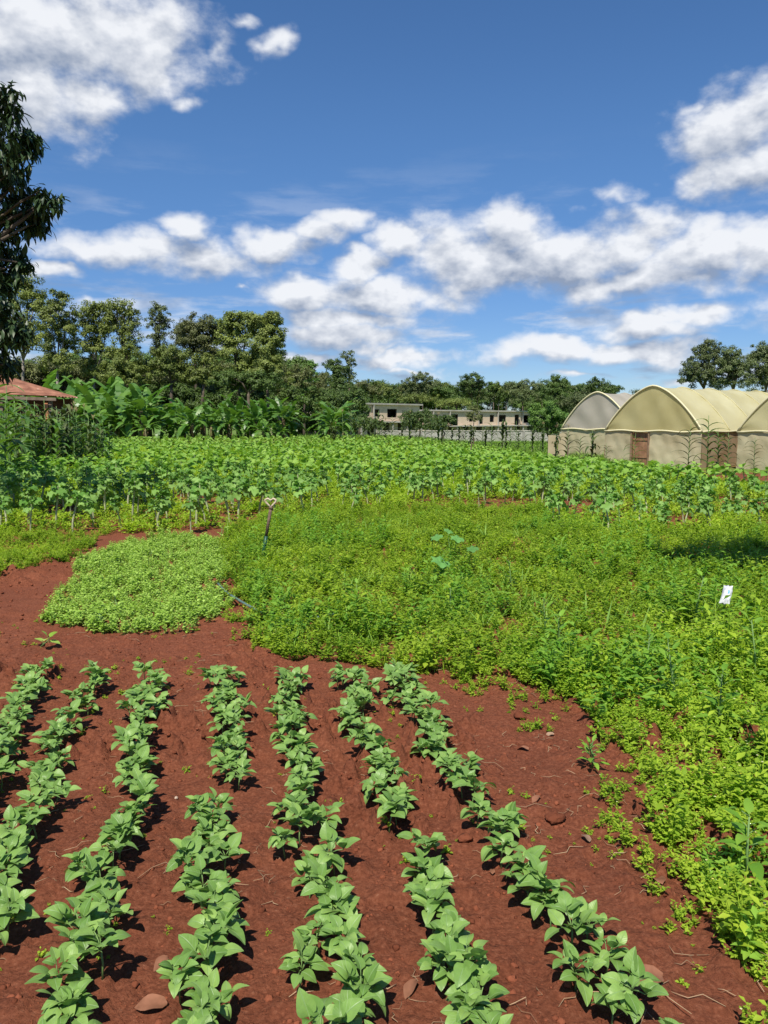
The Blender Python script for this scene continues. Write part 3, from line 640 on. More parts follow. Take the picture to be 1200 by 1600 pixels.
# single taller weeds with leaves one can see
def tall_weed(px, py, h, label, broad=False, nl=16, name='leafy_weed', ll=.11, mt='weed2'):
    r = np.random.default_rng(int(px * 7 + py)); x, y_, z = Gd(px, py); e = empty(name, (x, y_, float(ground_z(x, y_))), r.uniform(0, 6.28))
    st = MB(); mb = MB(); tip = np.array([r.normal(0, .04), r.normal(0, .04), h]); st.tube([(0, 0, -.02), tip * .5 + (.01, 0, 0), tip], [.006, .005, .003], 5)
    for i in range(nl):
        q = (i + 1) / nl; p = np.array([0, 0, 0]) + tip * (.2 + .8 * q); aa = i * 2.4 + r.uniform(-.3, .3); el_ = .1 + .9 * q * r.uniform(.6, 1.1)
        L = ll * r.uniform(.75, 1.2) * (1.1 - .45 * q); tv, tf = leaf(L, L * (.75 if broad else .42), 5, 4, dprof, .25, r.uniform(.4, 1.0), L * .02, 2)
        d = np.array([math.cos(aa) * math.cos(el_), math.sin(aa) * math.cos(el_), math.sin(el_)]); pl = .02 + .02 * r.random()
        st.tube([p, p + d * pl], [.0025, .0018], 4); V, F_ = place(tv, tf, (p + d * pl)[None], frames(d[None], np.array([[r.uniform(-.2, .2), r.uniform(-.2, .2), 1]])), 1.0); mb.add(V, F_)
    obj('stem', st.mesh('weed_stem', M['stalk']), e); obj('foliage', mb.mesh('weed_foliage', M[mt]), e)
    tag(e, label, 'weed', 'taller leafy weeds'); return e
for a in [(855, 1010, .34, 'dark leafy weed with upright stem standing near the middle of the weed patch'), (880, 1035, .30, 'bushy weed just right of the dark upright one'),
          (700, 975, .30, 'spreading leafy weed above the far end of the rightmost bean row'), (1060, 1110, .40, 'broad bushy weed over the lower right weed bank'),
          (1010, 1090, .34, 'leafy weed left of the broad bushy one on the weed bank'), (1120, 1150, .34, 'weed with long leaves at the right below the plastic packet'),
          (1078, 1000, .42, 'thin upright weed just left below the plastic packet'), (1000, 835, .5, 'dark leafy weed at the near edge of the right kale plants'),
          (965, 845, .4, 'low dark weed clump before the right kale plants'), (1180, 1080, .4, 'leafy weed at the right photo edge below the packet'),
          (560, 960, .25, 'small leafy weed in the weeds behind the sixth bean row'), (800, 930, .34, 'upright weed in the middle of the yellow weeds'),
          (1170, 1390, .26, 'feathery green weed clump at the right edge near the tan leaf'), (925, 1205, .12, 'low branching weed alone on the soil')]:
    tall_weed(*a[:4], nl=14 if a[2] > .2 else 22, ll=.10 if a[2] > .2 else .05)
for a in [(155, 985, .11, 'small kale seedling alone at the near left edge of the seedling bed'), (187, 955, .10, 'kale seedling poking out of the seedling bed'), (235, 880, .14, 'larger leaf plant standing in the middle of the seedling bed'), (60, 1010, .06, 'tiny seedling on bare soil left of the seedling bed'), (345, 845, .2, 'broad leaved seedling at the far right corner of the seedling bed')]:
    tall_weed(*a[:4], broad=True, nl=5, name='kale_seedling', ll=.09, mt='bedleaf')
# lobed gourd leaves climbing in the weeds
def gourd():
    e = empty('gourd_vine', (*Gd(705, 880)[:2], 0)); bx, by = e.location.x, e.location.y; st = MB(); e['label'] = 'blue green lobed gourd leaves on a vine in the weeds'
    r_ = np.random.default_rng(3); e['category'] = 'vine'; prev = np.array([0, 0, 0.05]); stems = MB()
    M['gourd'] = mat('gourd_leaf', (0.08, 0.22, 0.05), (0.14, 0.31, 0.08), .5, .3, .2)
    for (px, py, s, h) in [(688, 878, .105, .26), (714, 842, .085, .30), (682, 840, .075, .30), (738, 858, .07, .28), (700, 830, .06, .29)]:
        x, y_, _ = Gd(px, py, h); c = np.array([x - bx, y_ - by, h]); n = 28; th = np.arange(n) * 2 * math.pi / n
        rr = s * (.72 + .22 * np.abs(np.cos(th * 2.5)) + .05 * np.cos(th * 15)); ring = np.stack([np.cos(th) * rr, np.sin(th) * rr, .15 * rr * np.sin(th * 5)], -1)
        V = np.vstack([ring * 0.02, ring * .5 + (0, 0, .012), ring]); V[:, 2] += V[:, 1] * .3 + V[:, 0] * r_.uniform(-.4, .4); F_ = [(k * n + j, (k + 1) * n + j, (k + 1) * n + (j + 1) % n, k * n + (j + 1) % n) for k in range(2) for j in range(n)]
        obj('leaf', mesh('gourd_leaf', V + c, np.array(F_), M['gourd']), e); stems.tube([prev, (prev + c) / 2 - (0, 0, .05), c], [.004, .004, .003], 5)
    obj('stem', stems.mesh('gourd_stem', M['stalk']), e)
gourd()

# ------------------------------------------------------------------ tool, hose, packet, poles
M['pale_wood'] = mat('pale_wood', (0.50, 0.38, 0.26), (0.62, 0.50, 0.38), .7, nscale=30)
M['dark_wood'] = mat('dark_worn_wood', (0.07, 0.045, 0.03), (0.15, 0.10, 0.07), .8, nscale=25, bump=.4, bscale=80)
M['green_paint'] = mat('green_paint', (0.008, 0.045, 0.028), (0.015, 0.07, 0.04), .4)
M['steel'] = mat('worn_steel', (0.12, 0.10, 0.09), (0.25, 0.22, 0.2), .5, metal=.8, nscale=20)
x, y_, _ = Gd(409, 880); e = empty('spade', (x, y_, 0)); topv = Pt(423, 795, y_ + .02) - np.array([x, y_, 0]); d = topv / np.linalg.norm(topv); L = float(np.linalg.norm(topv))
mb = MB(); mb.tube([d * .02, d * L * .5], [.021, .019], 10); obj('socket', mb.mesh('spade_socket', M['green_paint']), e)
mb = MB(); mb.tube([d * L * .5, d * L * .75, d * L], [.0175, .017, .019], 10); obj('shaft', mb.mesh('spade_shaft', M['dark_wood']), e)
mb = MB(); mb.tube([d * L, d * (L + .02)], [.024, .022], 10); obj('ferrule', mb.mesh('spade_ferrule', M['dark_wood']), e)
hp = [(-.0, .015), (-.025, .045), (-.055, .075), (-.06, .10), (-.03, .115), (0, .095), (.03, .115), (.06, .10), (.055, .075), (.025, .045), (0, .015)]
mb = MB(); mb.tube([d * L + np.array([a * 1.0, 0, b]) for a, b in hp], [.010, .011, .012, .012, .011, .010, .011, .012, .012, .011, .010], 8); obj('handle', mb.mesh('spade_handle', M['pale_wood']), e)
V, F_ = leaf(.34, .2, 4, 4, lambda t: 1 - .35 * max(0, t - .6), .08, .05); Rm = frames(np.array([-d]), np.array([[0, -1., .2]])); V, F_ = place(V, F_, (d * .04)[None], Rm, 1.0); obj('blade', mesh('spade_blade', V, F_, M['steel']), e)
tag(e, 'spade with pale looped handle and green socket stuck upright in the weeds', 'spade')
M['hose'] = mat('grey_green_hose', (0.07, 0.12, 0.12), (0.12, 0.19, 0.18), .45, .5, nscale=6)
hpts = [(300, 880, .02), (335, 905, .03), (352, 925, .05), (385, 945, .06), (425, 965, .03), (470, 972, .03), (488, 968, .05), (510, 960, .10), (530, 960, .06), (560, 965, .02), (600, 960, .02)]
hv = np.array([np.array(Gd(a, b, c)) for a, b, c in hpts]); tt = np.linspace(0, len(hv) - 1, 60); hv = np.stack([np.interp(tt, range(len(hv)), hv[:, i]) for i in range(3)], -1)
for _ in range(3): hv[1:-1] = (hv[:-2] + hv[1:-1] * 2 + hv[2:]) / 4
V, F_ = tube(hv, .011, 8); tag(obj('hose', mesh('hose', V, F_, M['hose'])), 'grey green garden hose half buried in weeds behind the beans', 'hose')
M['plastic'] = mat('white_plastic', (0.50, 0.52, 0.55), (0.68, 0.69, 0.71), .3, .5, .1, (0.8, .8, .8), nscale=20); M['blue'+'_print'] = mat('blue_print', (0.03, 0.22, 0.60), (0.05, 0.30, 0.7), .4)
x, y_, _ = Gd(1136, 946, .24); e = empty('plastic_packet', (x, y_, .25)); Lp, Wp = .16, .072
u = np.linspace(-1, 1, 13); v = np.linspace(0, 1, 19); UU, VV = np.meshgrid(u, v); bul = (1 - UU ** 2) ** .5 * .022 * np.sin(np.pi * np.clip(VV, .03, 1)) ** .5
cr_ = (fbm(UU * 3 + 5, VV * 7, 3, 2) - .45) * .034
def pk(sgn, off=0): return np.stack([UU * Wp / 2 * (1 - .12 * VV) + .02 * (1 - VV) ** 2 * -1, VV * Lp, sgn * (bul + off) + cr_], -1).reshape(-1, 3)
mb = MB(); mb.add(pk(1), grid(18, 12)[:, ::-1]); mb.add(pk(-1), grid(18, 12))
b1 = obj('bag', mb.mesh('packet_bag', M['plastic']), e); A = pk(1, .0015).reshape(19, 13, 3)[9:13, 6:9]; obj('print', mesh('packet_print', A.reshape(-1, 3), grid(3, 2)[:, ::-1], M['blue_print']), e)
e.rotation_euler = (R(48), R(8), R(-16)); tag(e, 'crumpled white plastic packet with small blue print lying on the weeds', 'packet')
def pole(name, a, b, r, m, lab):
    a = np.array(a); b = np.array(b); mb = MB(); mid = (a + b) / 2 + (.015, 0, 0); mb.tube([b * 0, mid - a, b - a], [r, r * .9, r * .8], 7); tag(obj(name, mb.mesh(name, m), None, a), lab, 'pole')
a = Pt(449, 690, 50); pole('prop_pole', (a[0], a[1], 0), Pt(434, 649, 50), .055, M['pale_wood'], 'pale wooden prop leaning against a banana plant')
for (px, py0, py1, Y, lab) in [(733, 722, 690, 33, 'dark thin stake rising from kale near the far wall'), (884, 735, 695, 30, 'short dark stake in the kale left of the greenhouses'), (737, 700, 684, 44, 'far thin stake behind the dark one')]:
    a = Pt(px, py0, Y); pole('garden_stake', (a[0], a[1], float(H(a[0], a[1])) - .02), Pt(px + 4, py1, Y), .03, M['dark_wood'], lab)

# ------------------------------------------------------------------ maize
def maize_variant(k, leafmat, h=2.1):
    r = np.random.default_rng(300 + k); st = MB(); mb = MB(); ts = MB(); hh = h * r.uniform(.88, 1.1); b = r.normal(0, .04, 2)
    pt = lambda q: np.array([b[0] * q * q, b[1] * q * q, hh * q]); st.tube([pt(q) - (0, 0, .03 if q == 0 else 0) for q in (0, .35, .7, 1)], [.022, .018, .013, .007], 6)
    nl = 14; a0 = r.uniform(0, 6.28)
    for i in range(nl):
        q = .12 + .8 * i / nl; aa = a0 + (i % 2) * math.pi + r.uniform(-.5, .5); L = (.85 - .5 * abs(q - .5)) * r.uniform(.8, 1.15) * h / 2.1
        tv, tf = leaf(L, .145, 8, 2, lambda t: [.5, .85, 1, 1, .95, .8, .6, .35, .04][int(round(t * 8))], .35, r.uniform(1.3, 2.6), .008, 2)
        e = r.uniform(.8, 1.2); d = np.array([math.cos(aa) * math.cos(e), math.sin(aa) * math.cos(e), math.sin(e)])
        V, F_ = place(tv, tf, pt(q)[None], frames(d[None], np.array([[-math.cos(aa) * .8, -math.sin(aa) * .8, .4]])), 1.0); mb.add(V, F_)
    for i in range(8):
        aa = r.uniform(0, 6.28); e = r.uniform(.9, 1.5); d = np.array([math.cos(aa) * math.cos(e), math.sin(aa) * math.cos(e), math.sin(e)]); p = pt(1) + (0, 0, .02 * i * .5)
        ts.tube([p, p + d * .12, p + d * .22 + (0, 0, -.02)], [.004, .006, .004], 4)
    return st.mesh('maize_stalk', M['stalk']), mb.mesh('maize_foliage', leafmat), ts.mesh('maize_tassel', M['tassel'])
MZ = [maize_variant(k, M['maize']) for k in range(5)]; MZD = [maize_variant(10 + k, M['maize_dark']) for k in range(5)]
def maize(x, y, sc, lab, grp, var, tas=True):
    e = empty('maize_plant', (x, y, float(H(x, y))), rng.uniform(0, 6.28), sc); a, b, c = var[rng.integers(len(var))]
    obj('stalk', a, e); obj('foliage', b, e)
    if tas and rng.random() < .35: obj('tassel', c, e)
    tag(e, lab, 'maize', grp)
spots = sorted([(px + rng.uniform(-3, 3), rng.uniform(25, 30)) for px in np.arange(2, 172, 4.4)])
for i, (px, Y) in enumerate(spots):
    maize((px - 600) / 1200 * Y, Y, rng.uniform(.62, 1.12) * (1 if px < 120 else .85), 'maize plant in front of the rusty shed, %s from the left photo edge' % ordinal(i), 'maize plants in front of the shed', MZ if i % 3 else MZD)
spots = sorted([(px + rng.uniform(-3, 3), rng.uniform(21.5, 24.5)) for px in np.arange(28, 168, 5.5)])
for i, (px, Y) in enumerate(spots):
    maize((px - 600) / 1200 * Y, Y, rng.uniform(.7, .98) * (1 if px < 120 else .8), 'shorter leafy maize plant at the kale edge by the shed, %s from the left' % ordinal(i), 'maize plants at the kale edge', MZ if i % 2 else MZD, False)
for i, (px, Y, s) in enumerate([(-14, 15.5, 1.15), (-2, 17, 1.2), (8, 16, 1.0), (16, 18, 1.12), (26, 19, 1.05), (-20, 19, 1.25)]):
    maize((px - 600) / 1200 * Y, Y, s, 'tall near maize plant under the dark tree, %s from the left' % ORD[i], 'tall maize under the dark tree', MZ)
spots = sorted([(px + rng.uniform(-5, 5), 47 + rng.uniform(-1.5, 1.5)) for px in np.concatenate([np.arange(520, 700, 9.5), np.arange(700, 862, 8)])])
for i, (px, Y) in enumerate(spots):
    maize((px - 600) / 1200 * Y, Y, rng.uniform(.6, 1.0), 'dark maize plant in the sparse row behind the kale, %s from the left' % ordinal(i), 'maize row behind the kale field', MZD)
for i, (px, Y, s, lab) in enumerate([(868, 34, .75, 'withered maize plant left of the farthest greenhouse'), (885, 33.5, .82, 'dark withered maize before the farthest greenhouse door side'), (925, 33, .88, 'bare dark maize between farthest and yellow greenhouse'),
        (990, 31.5, .72, 'green maize before the brown greenhouse door'), (1075, 30.5, .9, 'withered maize at the right corner of the yellow greenhouse'), (1105, 29.5, 1.15, 'tallest green maize with tassel by the brown greenhouse side'),
        (1122, 29, .85, 'short maize right of the tallest green one'), (1137, 28.5, .75, 'dark maize at the gap between two greenhouses'), (1178, 28.5, .62, 'small maize before the cut off right greenhouse'), (905, 33.2, .7, 'thin maize before the grey greenhouse front'), (947, 32, .55, 'small maize at the left wall of the yellow greenhouse')]):
    maize((px - 600) / 1200 * Y, Y, s, lab, 'maize in front of the greenhouses', MZ if i in (3, 5, 6) else MZD)

# ------------------------------------------------------------------ bananas
def banana_variant(k):
    r = np.random.default_rng(400 + k); h = r.uniform(1.3, 1.9); st = MB(); mb = MB(); dr = MB()
    st.tube([(0, 0, -.05), (.03, 0, h * .5), (0, .02, h)], [.12, .10, .07], 9)
    nl = 12
    for i in range(nl):
        q = i / nl; aa = i * 2.4 + r.uniform(-.3, .3); e = .25 + 1.2 * q + r.uniform(-.1, .1); L = r.uniform(1.7, 2.5) * (1 - .15 * q); Wd = .50 * r.uniform(.85, 1.1); curl = r.uniform(1.1, 2.2) * (1.1 - .7 * q)
        d = np.array([math.cos(aa) * math.cos(e), math.sin(aa) * math.cos(e), math.sin(e)]); up = np.array([-math.cos(aa) * .9, -math.sin(aa) * .9, .5]); Rm = frames(d[None], up[None])
        tv, _ = leaf(L, Wd, 22, 2, lambda t: .08 if t < .12 else (math.sin(math.pi * ((t - .12) / .88) ** .7) ** .45 if t < 1 else .05), .25, curl)
        tv = tv.reshape(23, 3, 3); Vs, Fs = [], []
        for sd in (0, 2):                    # each side of the blade is torn into strips that droop by their own amount
            j = 0
            while j < 22:
                w = min(int(r.integers(1, 6)), 22 - j); drp = r.uniform(0, .24) * (j > 2); c = tv[j:j + w + 1, 1].copy(); o_ = tv[j:j + w + 1, sd].copy(); o_[:, 2] -= drp; o_[:, 1] += r.uniform(-.02, .04)
                n0 = sum(len(a) for a in Vs); Vs.append(np.vstack([c, o_])); m = w + 1
                Fs += [(n0 + a, n0 + a + 1, n0 + m + a + 1, n0 + m + a) if sd else (n0 + m + a, n0 + m + a + 1, n0 + a + 1, n0 + a) for a in range(w)]; j += w
        V, F_ = place(np.vstack(Vs), np.array(Fs), np.array([[0, .02, h - .08 + .1 * q]]), Rm, 1.0); mb.add(V, F_)
    for i in range(3):
        aa = r.uniform(0, 6.28); tv, tf = leaf(r.uniform(.6, 1.1), .14, 8, 2, lambda t: math.sin(math.pi * min(.97, t + .03)) ** .5, .6, .5, .03); d = np.array([math.cos(aa) * .25, math.sin(aa) * .25, -1])
        V, F_ = place(tv, tf, np.array([[math.cos(aa) * .12, math.sin(aa) * .12, h - .15]]), frames(d[None], np.array([[math.cos(aa), math.sin(aa), 0]])), 1.0); dr.add(V, F_)
    return st.mesh('banana_stem', M['pseudo']), mb.mesh('banana_foliage', M['banana']), dr.mesh('banana_dry_leaves', M['banana_dry'])
BN = [banana_variant(k) for k in range(6)]
bn = [(62, 54, 1.2), (80, 57, 1.35), (98, 54, 1.25), (112, 58, 1.35), (128, 52, 1.15), (140, 56, 1.3), (155, 51, 1.2), (168, 55, 1.2), (182, 50, 1.1), (196, 52, 1.15), (210, 50, 1.05), (224, 49, 1.1), (236, 52, 1.1), (250, 50, 1.05),
      (268, 54, 1.0), (290, 52, 1.0), (303, 49, 1.0), (318, 51, .95), (332, 49, .95), (346, 52, 1.05), (360, 49, .9), (374, 50, .95), (388, 51, .95), (402, 49, .9), (416, 50, .95), (428, 51, 1.0), (442, 50, 1.05), (452, 52, 1.0),
      (514, 51, .9), (522, 50, 1.12), (533, 51, .9), (30, 54, 1.3), (10, 56, 1.3), (45, 58, 1.3), (175, 60, 1.4), (120, 62, 1.45), (75, 62, 1.4)]
bn += [(a + rng.uniform(-6, 6), Y - rng.uniform(.5, 3), s * rng.uniform(.45, .7)) for a, Y, s in bn if rng.random() < .75 and not 268 < a < 285]
bn.sort()
for i, (px, Y, s) in enumerate(bn):
    x = (px - 600) / 1200 * Y; e = empty('banana_plant', (x, Y, float(H(x, Y))), rng.uniform(0, 6.28), s * (1.12 if px < 245 else .95)); a, b, c = BN[rng.integers(6)]
    obj('stem', a, e); obj('foliage', b, e); obj('dry_leaves', c, e)
    tag(e, 'banana plant with torn green leaves, %s from the left in the banana grove' % ordinal(i), 'banana plant', 'banana plants behind the kale field')

# ------------------------------------------------------------------ trees
def crown_mesh(name, blobs, ls0, m, r, cover=4.0, clump=.30, aspect=.55, droop=0.0, shell=.55):
    """blobs: (centre, radii). Leaves sit in clumps spread through each blob, gaps stay between the clumps."""
    Ps, Ns, Cc = [], [], []
    for c, rad in blobs:
        rm = float(np.mean(rad)); ls = ls0 * .8; area = math.pi * max(rad[0], rad[1]) * rad[2]; ntot = int(cover * 2.3 * area / (ls * ls * aspect))
        nc = max(9, int(2.6 / clump ** 2)); k = max(4, ntot // nc)
        d = r.normal(size=(nc, 3)); d /= np.linalg.norm(d, axis=1, keepdims=True); d[:, 2] = np.where(d[:, 2] < -.5, -d[:, 2], d[:, 2])
        cc = c + d * rad * r.uniform(.05, 1.05, (nc, 1)) ** .6; cr = clump * rm * r.uniform(.55, 1.35, nc)
        q = r.normal(size=(nc, k, 3)); q /= np.linalg.norm(q, axis=2, keepdims=True); q = q * r.random((nc, k, 1)) ** .45
        p = cc[:, None] + q * cr[:, None, None] * np.array([1, 1, .72]); nn = q + d[:, None] * .6 + np.array([0, 0, .5])
        Ps.append(p.reshape(-1, 3)); Ns.append(nn.reshape(-1, 3)); Cc.append(cc)
    P = np.vstack(Ps); Nn = np.vstack(Ns) + r.normal(0, .45, (len(P), 3)); n = len(P)
    d = np.cross(Nn, r.normal(size=(n, 3))); d[:, 2] -= droop * np.linalg.norm(d, axis=1)
    tv = np.array([(0, 0, 0), (.5 * aspect, .5, -.06), (0, 1, 0), (-.5 * aspect, .5, -.06)]); tf = np.array([(0, 1, 2, 3)])
    V, F_ = place(tv, tf, P, frames(d, Nn), ls * r.uniform(.6, 1.2, n))
    return mesh(name, V, F_, m, smooth=False), np.vstack(Cc)
def trunk_mb(base, blobs, cc, r, r0, lean=0):
    mb = MB(); z1 = min(c[2] - rad[2] * .5 for c, rad in blobs); cen = np.mean([c for c, _ in blobs], axis=0)
    top = np.array([base[0] * .4 + cen[0] * .6, base[1] * .4 + cen[1] * .6, max(base[2] + .4, z1)])
    b = base.astype(float); mb.tube([b - (0, 0, .2), b + (top - b) * .3 + r.normal(0, .05, 3), b + (top - b) * .7 + r.normal(0, .06, 3), top], [r0 * 1.25, r0, r0 * .8, r0 * .65], 8)
    for c, rad in blobs:
        e = c + (0, 0, rad[2] * .5); m_ = (top + e) / 2 + r.normal(0, .12, 3) * np.mean(rad); mb.tube([top - (0, 0, r0), m_, e], [r0 * .55, r0 * .38, r0 * .12], 6)
    for c in cc[r.permutation(len(cc))[:min(22, len(cc))]]:
        j = int(np.argmin([np.linalg.norm(c - b_[0]) for b_ in blobs])); s = top * .35 + blobs[j][0] * .65; mb.tube([s, (s + c) / 2 + r.normal(0, .1, 3), c], [r0 * .2, r0 * .14, r0 * .05], 4, cap=False)
    return mb
TREEGRP = 'trees and bushes beyond the field'
def tree(name, label, Y, blobs, m, ls, cover=4.0, clump=.30, trunk='bark', r0=.16, foot=None, group=TREEGRP, cat=None, airy=False, seed=None, aspect=.55):
    r = np.random.default_rng(seed or int(abs(blobs[0][0]) * 13 + blobs[0][1]))
    bl = []
    for (px, py, rx, ry) in blobs:
        k = Y / 1200; y = Y + r.uniform(-.5, .5) * rx * k; c = Pt(px, py, y); g = 1.22 if Y < 90 else 1.08; bl.append((c, np.array([rx * k * g, rx * k * .9 * g, ry * k * g])))
    fx = foot if foot is not None else float(np.mean([b[0] for b in blobs])); bx = (fx - 600) / 1200 * Y; base = np.array([bx, Y, float(H(bx, Y))])
    bl = [(c - base, rad) for c, rad in bl]
    e = empty(name, base); cm, cc = crown_mesh('crown', bl, ls, M[m], r, cover, clump, aspect)
    obj('crown', cm, e); obj('trunk', trunk_mb(np.zeros(3), bl, cc, r, r0).mesh('trunk', M[trunk]), e)
    tag(e, label, cat or ('bush' if 'bush' in name else 'tree'), group); return e
tree('gum_tree', 'tall airy olive tree just right of the dark near tree', 68, [(42,455,22,26),(22,480,20,22),(60,480,20,24),(35,510,22,24),(15,530,22,25),(55,540,24,28)], 'euc', .24, 3.4, .3, 'bark_pale')
tree('gum_tree', 'olive tree, second behind the shed, rounded top', 66, [(92,480,20,22),(80,505,22,22),(105,510,18,22),(90,540,25,28),(88,570,26,20)], 'euc', .24, 3.6, .3, 'bark_pale')
tree('gum_tree', 'broad olive tree with white cloud behind its top', 70, [(145,490,20,16),(158,482,22,12),(135,512,22,20),(165,515,22,20),(145,545,28,25),(145,575,26,16)], 'euc', .24, 3.6, .3, 'bark_pale')
tree('gum_tree', 'airy olive tree left of the slim one', 69, [(192,486,18,15),(205,500,14,18),(180,505,18,18),(200,525,20,18),(195,548,24,20)], 'euc', .24, 3.0, .28, 'bark_pale')
tree('slim_tree', 'slim lone tall tree standing clear against the cloud', 76, [(250,486,15,11),(243,505,13,15),(256,508,11,14),(247,530,14,18),(245,555,18,16)], 'blue', .22, 3.0, .3, 'bark')
tree('brown_tree', 'rounded brownish grey tree right of the slim one', 72, [(312,520,28,24),(290,530,24,22),(335,528,20,20),(310,550,36,25),(285,520,16,14)], 'brown', .22, 4.2, .24)
tree('dark_tree', 'dark spreading tree left of the dense round one', 70, [(372,502,22,13),(358,520,20,20),(385,520,22,25),(365,550,28,25),(385,580,25,22)], 'euc', .24, 4.2, .27)
tree('dense_tree', 'dense rounded olive green tree, tallest of the middle group', 64, [(416,520,25,28),(408,508,22,18),(430,540,17,26),(412,560,30,30),(425,590,24,24)], 'euc', .20, 6.0, .24)
tree('bush_tree', 'olive bushy tree above the banana leaves on the left', 62, [(195,565,26,24),(180,585,24,20),(212,588,20,20)], 'euc', .2, 5, .26, cat='tree')
tree('bush_tree', 'yellowish bushy tree below the rounded brownish one', 62, [(268,562,24,22),(255,580,20,18),(285,585,20,18)], 'flat', .2, 5, .26, cat='tree')
tree('bush_tree', 'bushy olive tree between banana grove and dark tree', 61, [(318,578,22,20),(305,592,18,16),(335,590,18,16)], 'euc', .2, 5, .26, cat='tree')
tree('green_bush', 'round dark green bush right above the banana leaves', 60, [(358,597,24,17),(378,600,20,16),(400,598,20,16),(420,602,20,16)], 'dark', .2, 5, .26)
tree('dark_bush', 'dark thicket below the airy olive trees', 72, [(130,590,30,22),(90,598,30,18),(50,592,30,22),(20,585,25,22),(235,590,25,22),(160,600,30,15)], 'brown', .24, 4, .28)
tree('conifer_tree', 'bright green slanting narrow tree in the middle', 85, [(487,578,10,12),(480,592,13,13),(472,608,15,13),(465,622,17,12)], 'bright', .22, 6, .3)
tree('dark_tree', 'dark green tree in front of the slim airy one', 92, [(520,572,14,12),(528,585,17,15),(515,598,16,14),(532,605,18,16)], 'dark', .26, 5, .28)
tree('slim_tree', 'slim airy tree rising above the middle treeline', 96, [(543,556,11,8),(548,570,9,11),(540,585,11,13),(551,592,9,9)], 'blue', .26, 3.2, .3)
tree('brown_tree', 'brown rounded tree below the slim airy one', 88, [(498,598,16,14),(490,612,18,14),(508,615,16,12)], 'brown', .24, 5, .28)
tree('dark_tree', 'dark tree behind the dense rounded one', 100, [(462,572,14,10),(450,585,14,14),(470,590,14,14)], 'dark', .28, 5, .28)
tree('brown_tree', 'low wide brown tree above the concrete house', 120, [(560,610,22,14),(580,613,18,12),(545,618,14,10)], 'brown', .3, 5, .26)
tree('spreading_tree', 'wide dark tree with layered branches above the house gap', 190, [(655,592,17,10),(640,602,15,10),(672,602,18,11),(655,612,22,11),(648,622,20,8)], 'blue', .42, 4.4, .26)
tree('round_tree', 'round dark tree right of the layered one', 190, [(737,597,19,12),(725,606,14,11),(750,607,14,11),(737,616,22,10)], 'dark', .42, 5.5, .24)
tree('spreading_tree', 'brown green tree left of the bright round bush', 180, [(822,606,14,12),(806,612,14,13),(838,610,14,12),(820,622,24,12),(795,606,10,9)], 'blue', .4, 4.6, .26)
tree('round_tree', 'mid green tree behind the bright round bush', 150, [(868,597,18,10),(880,608,16,12),(858,610,16,14),(872,622,22,14)], 'mid', .34, 5, .26)
tree('round_bush', 'bright round bush left of the greenhouses', 62, [(858,645,22,16),(843,655,20,18),(870,660,20,16),(855,672,26,14)], 'bright', .16, 5.5, .25, r0=.1)
tree('spreading_tree', 'dark layered tree peeping over the grey greenhouse', 95, [(932,598,14,8),(922,606,14,8),(945,606,14,7),(962,608,14,6),(940,612,22,7)], 'dark', .26, 4, .28)
tree('gum_tree', 'tall blue green tree behind the yellow greenhouse ridge, leftmost', 80, [(1110,545,16,14),(1098,560,18,16),(1118,565,18,18),(1085,578,18,16),(1105,592,26,20),(1075,592,16,14)], 'blue', .22, 4.2, .26)
tree('gum_tree', 'blue green tree in the middle behind the yellow greenhouse', 78, [(1142,560,18,14),(1135,578,20,18),(1155,580,18,18),(1145,598,26,16)], 'blue', .22, 4.2, .26)
tree('gum_tree', 'blue green tree behind the yellow greenhouse at the photo edge', 80, [(1190,555,18,15),(1178,570,20,18),(1205,575,22,20),(1190,595,28,18),(1215,560,18,16)], 'blue', .22, 4.4, .26)
tree('mango_tree', 'low dark green tree before the concrete house windows', 66, [(648,662,20,12),(638,655,15,12),(660,652,16,10),(676,662,14,12)], 'dark', .16, 5, .26, r0=.08)
tree('mango_tree', 'low dark tree right of the first, before the wall', 64, [(690,662,16,10),(702,657,11,8),(680,667,12,8)], 'dark', .16, 5, .26, r0=.08)
tree('green_bush', 'dark bush right of the big banana plant', 56, [(566,662,18,10),(578,666,14,10),(590,664,10,8)], 'dark', .14, 5, .26, r0=.06)
tree('young_tree', 'thin pale tree before the second concrete building', 100, [(740,642,10,9),(734,652,8,8),(746,654,9,8)], 'brown', .2, 2.6, .3, r0=.07)
tree('flat_tree', 'flat topped yellow green tree above the first house roof', 175, [(650,622,24,5),(636,624,14,4),(668,625,16,4)], 'flat', .36, 6, .3)
tree('flat_tree', 'flat topped yellow green tree between the two buildings', 172, [(712,628,20,5),(700,631,18,6),(726,630,14,5)], 'flat', .36, 6, .3)
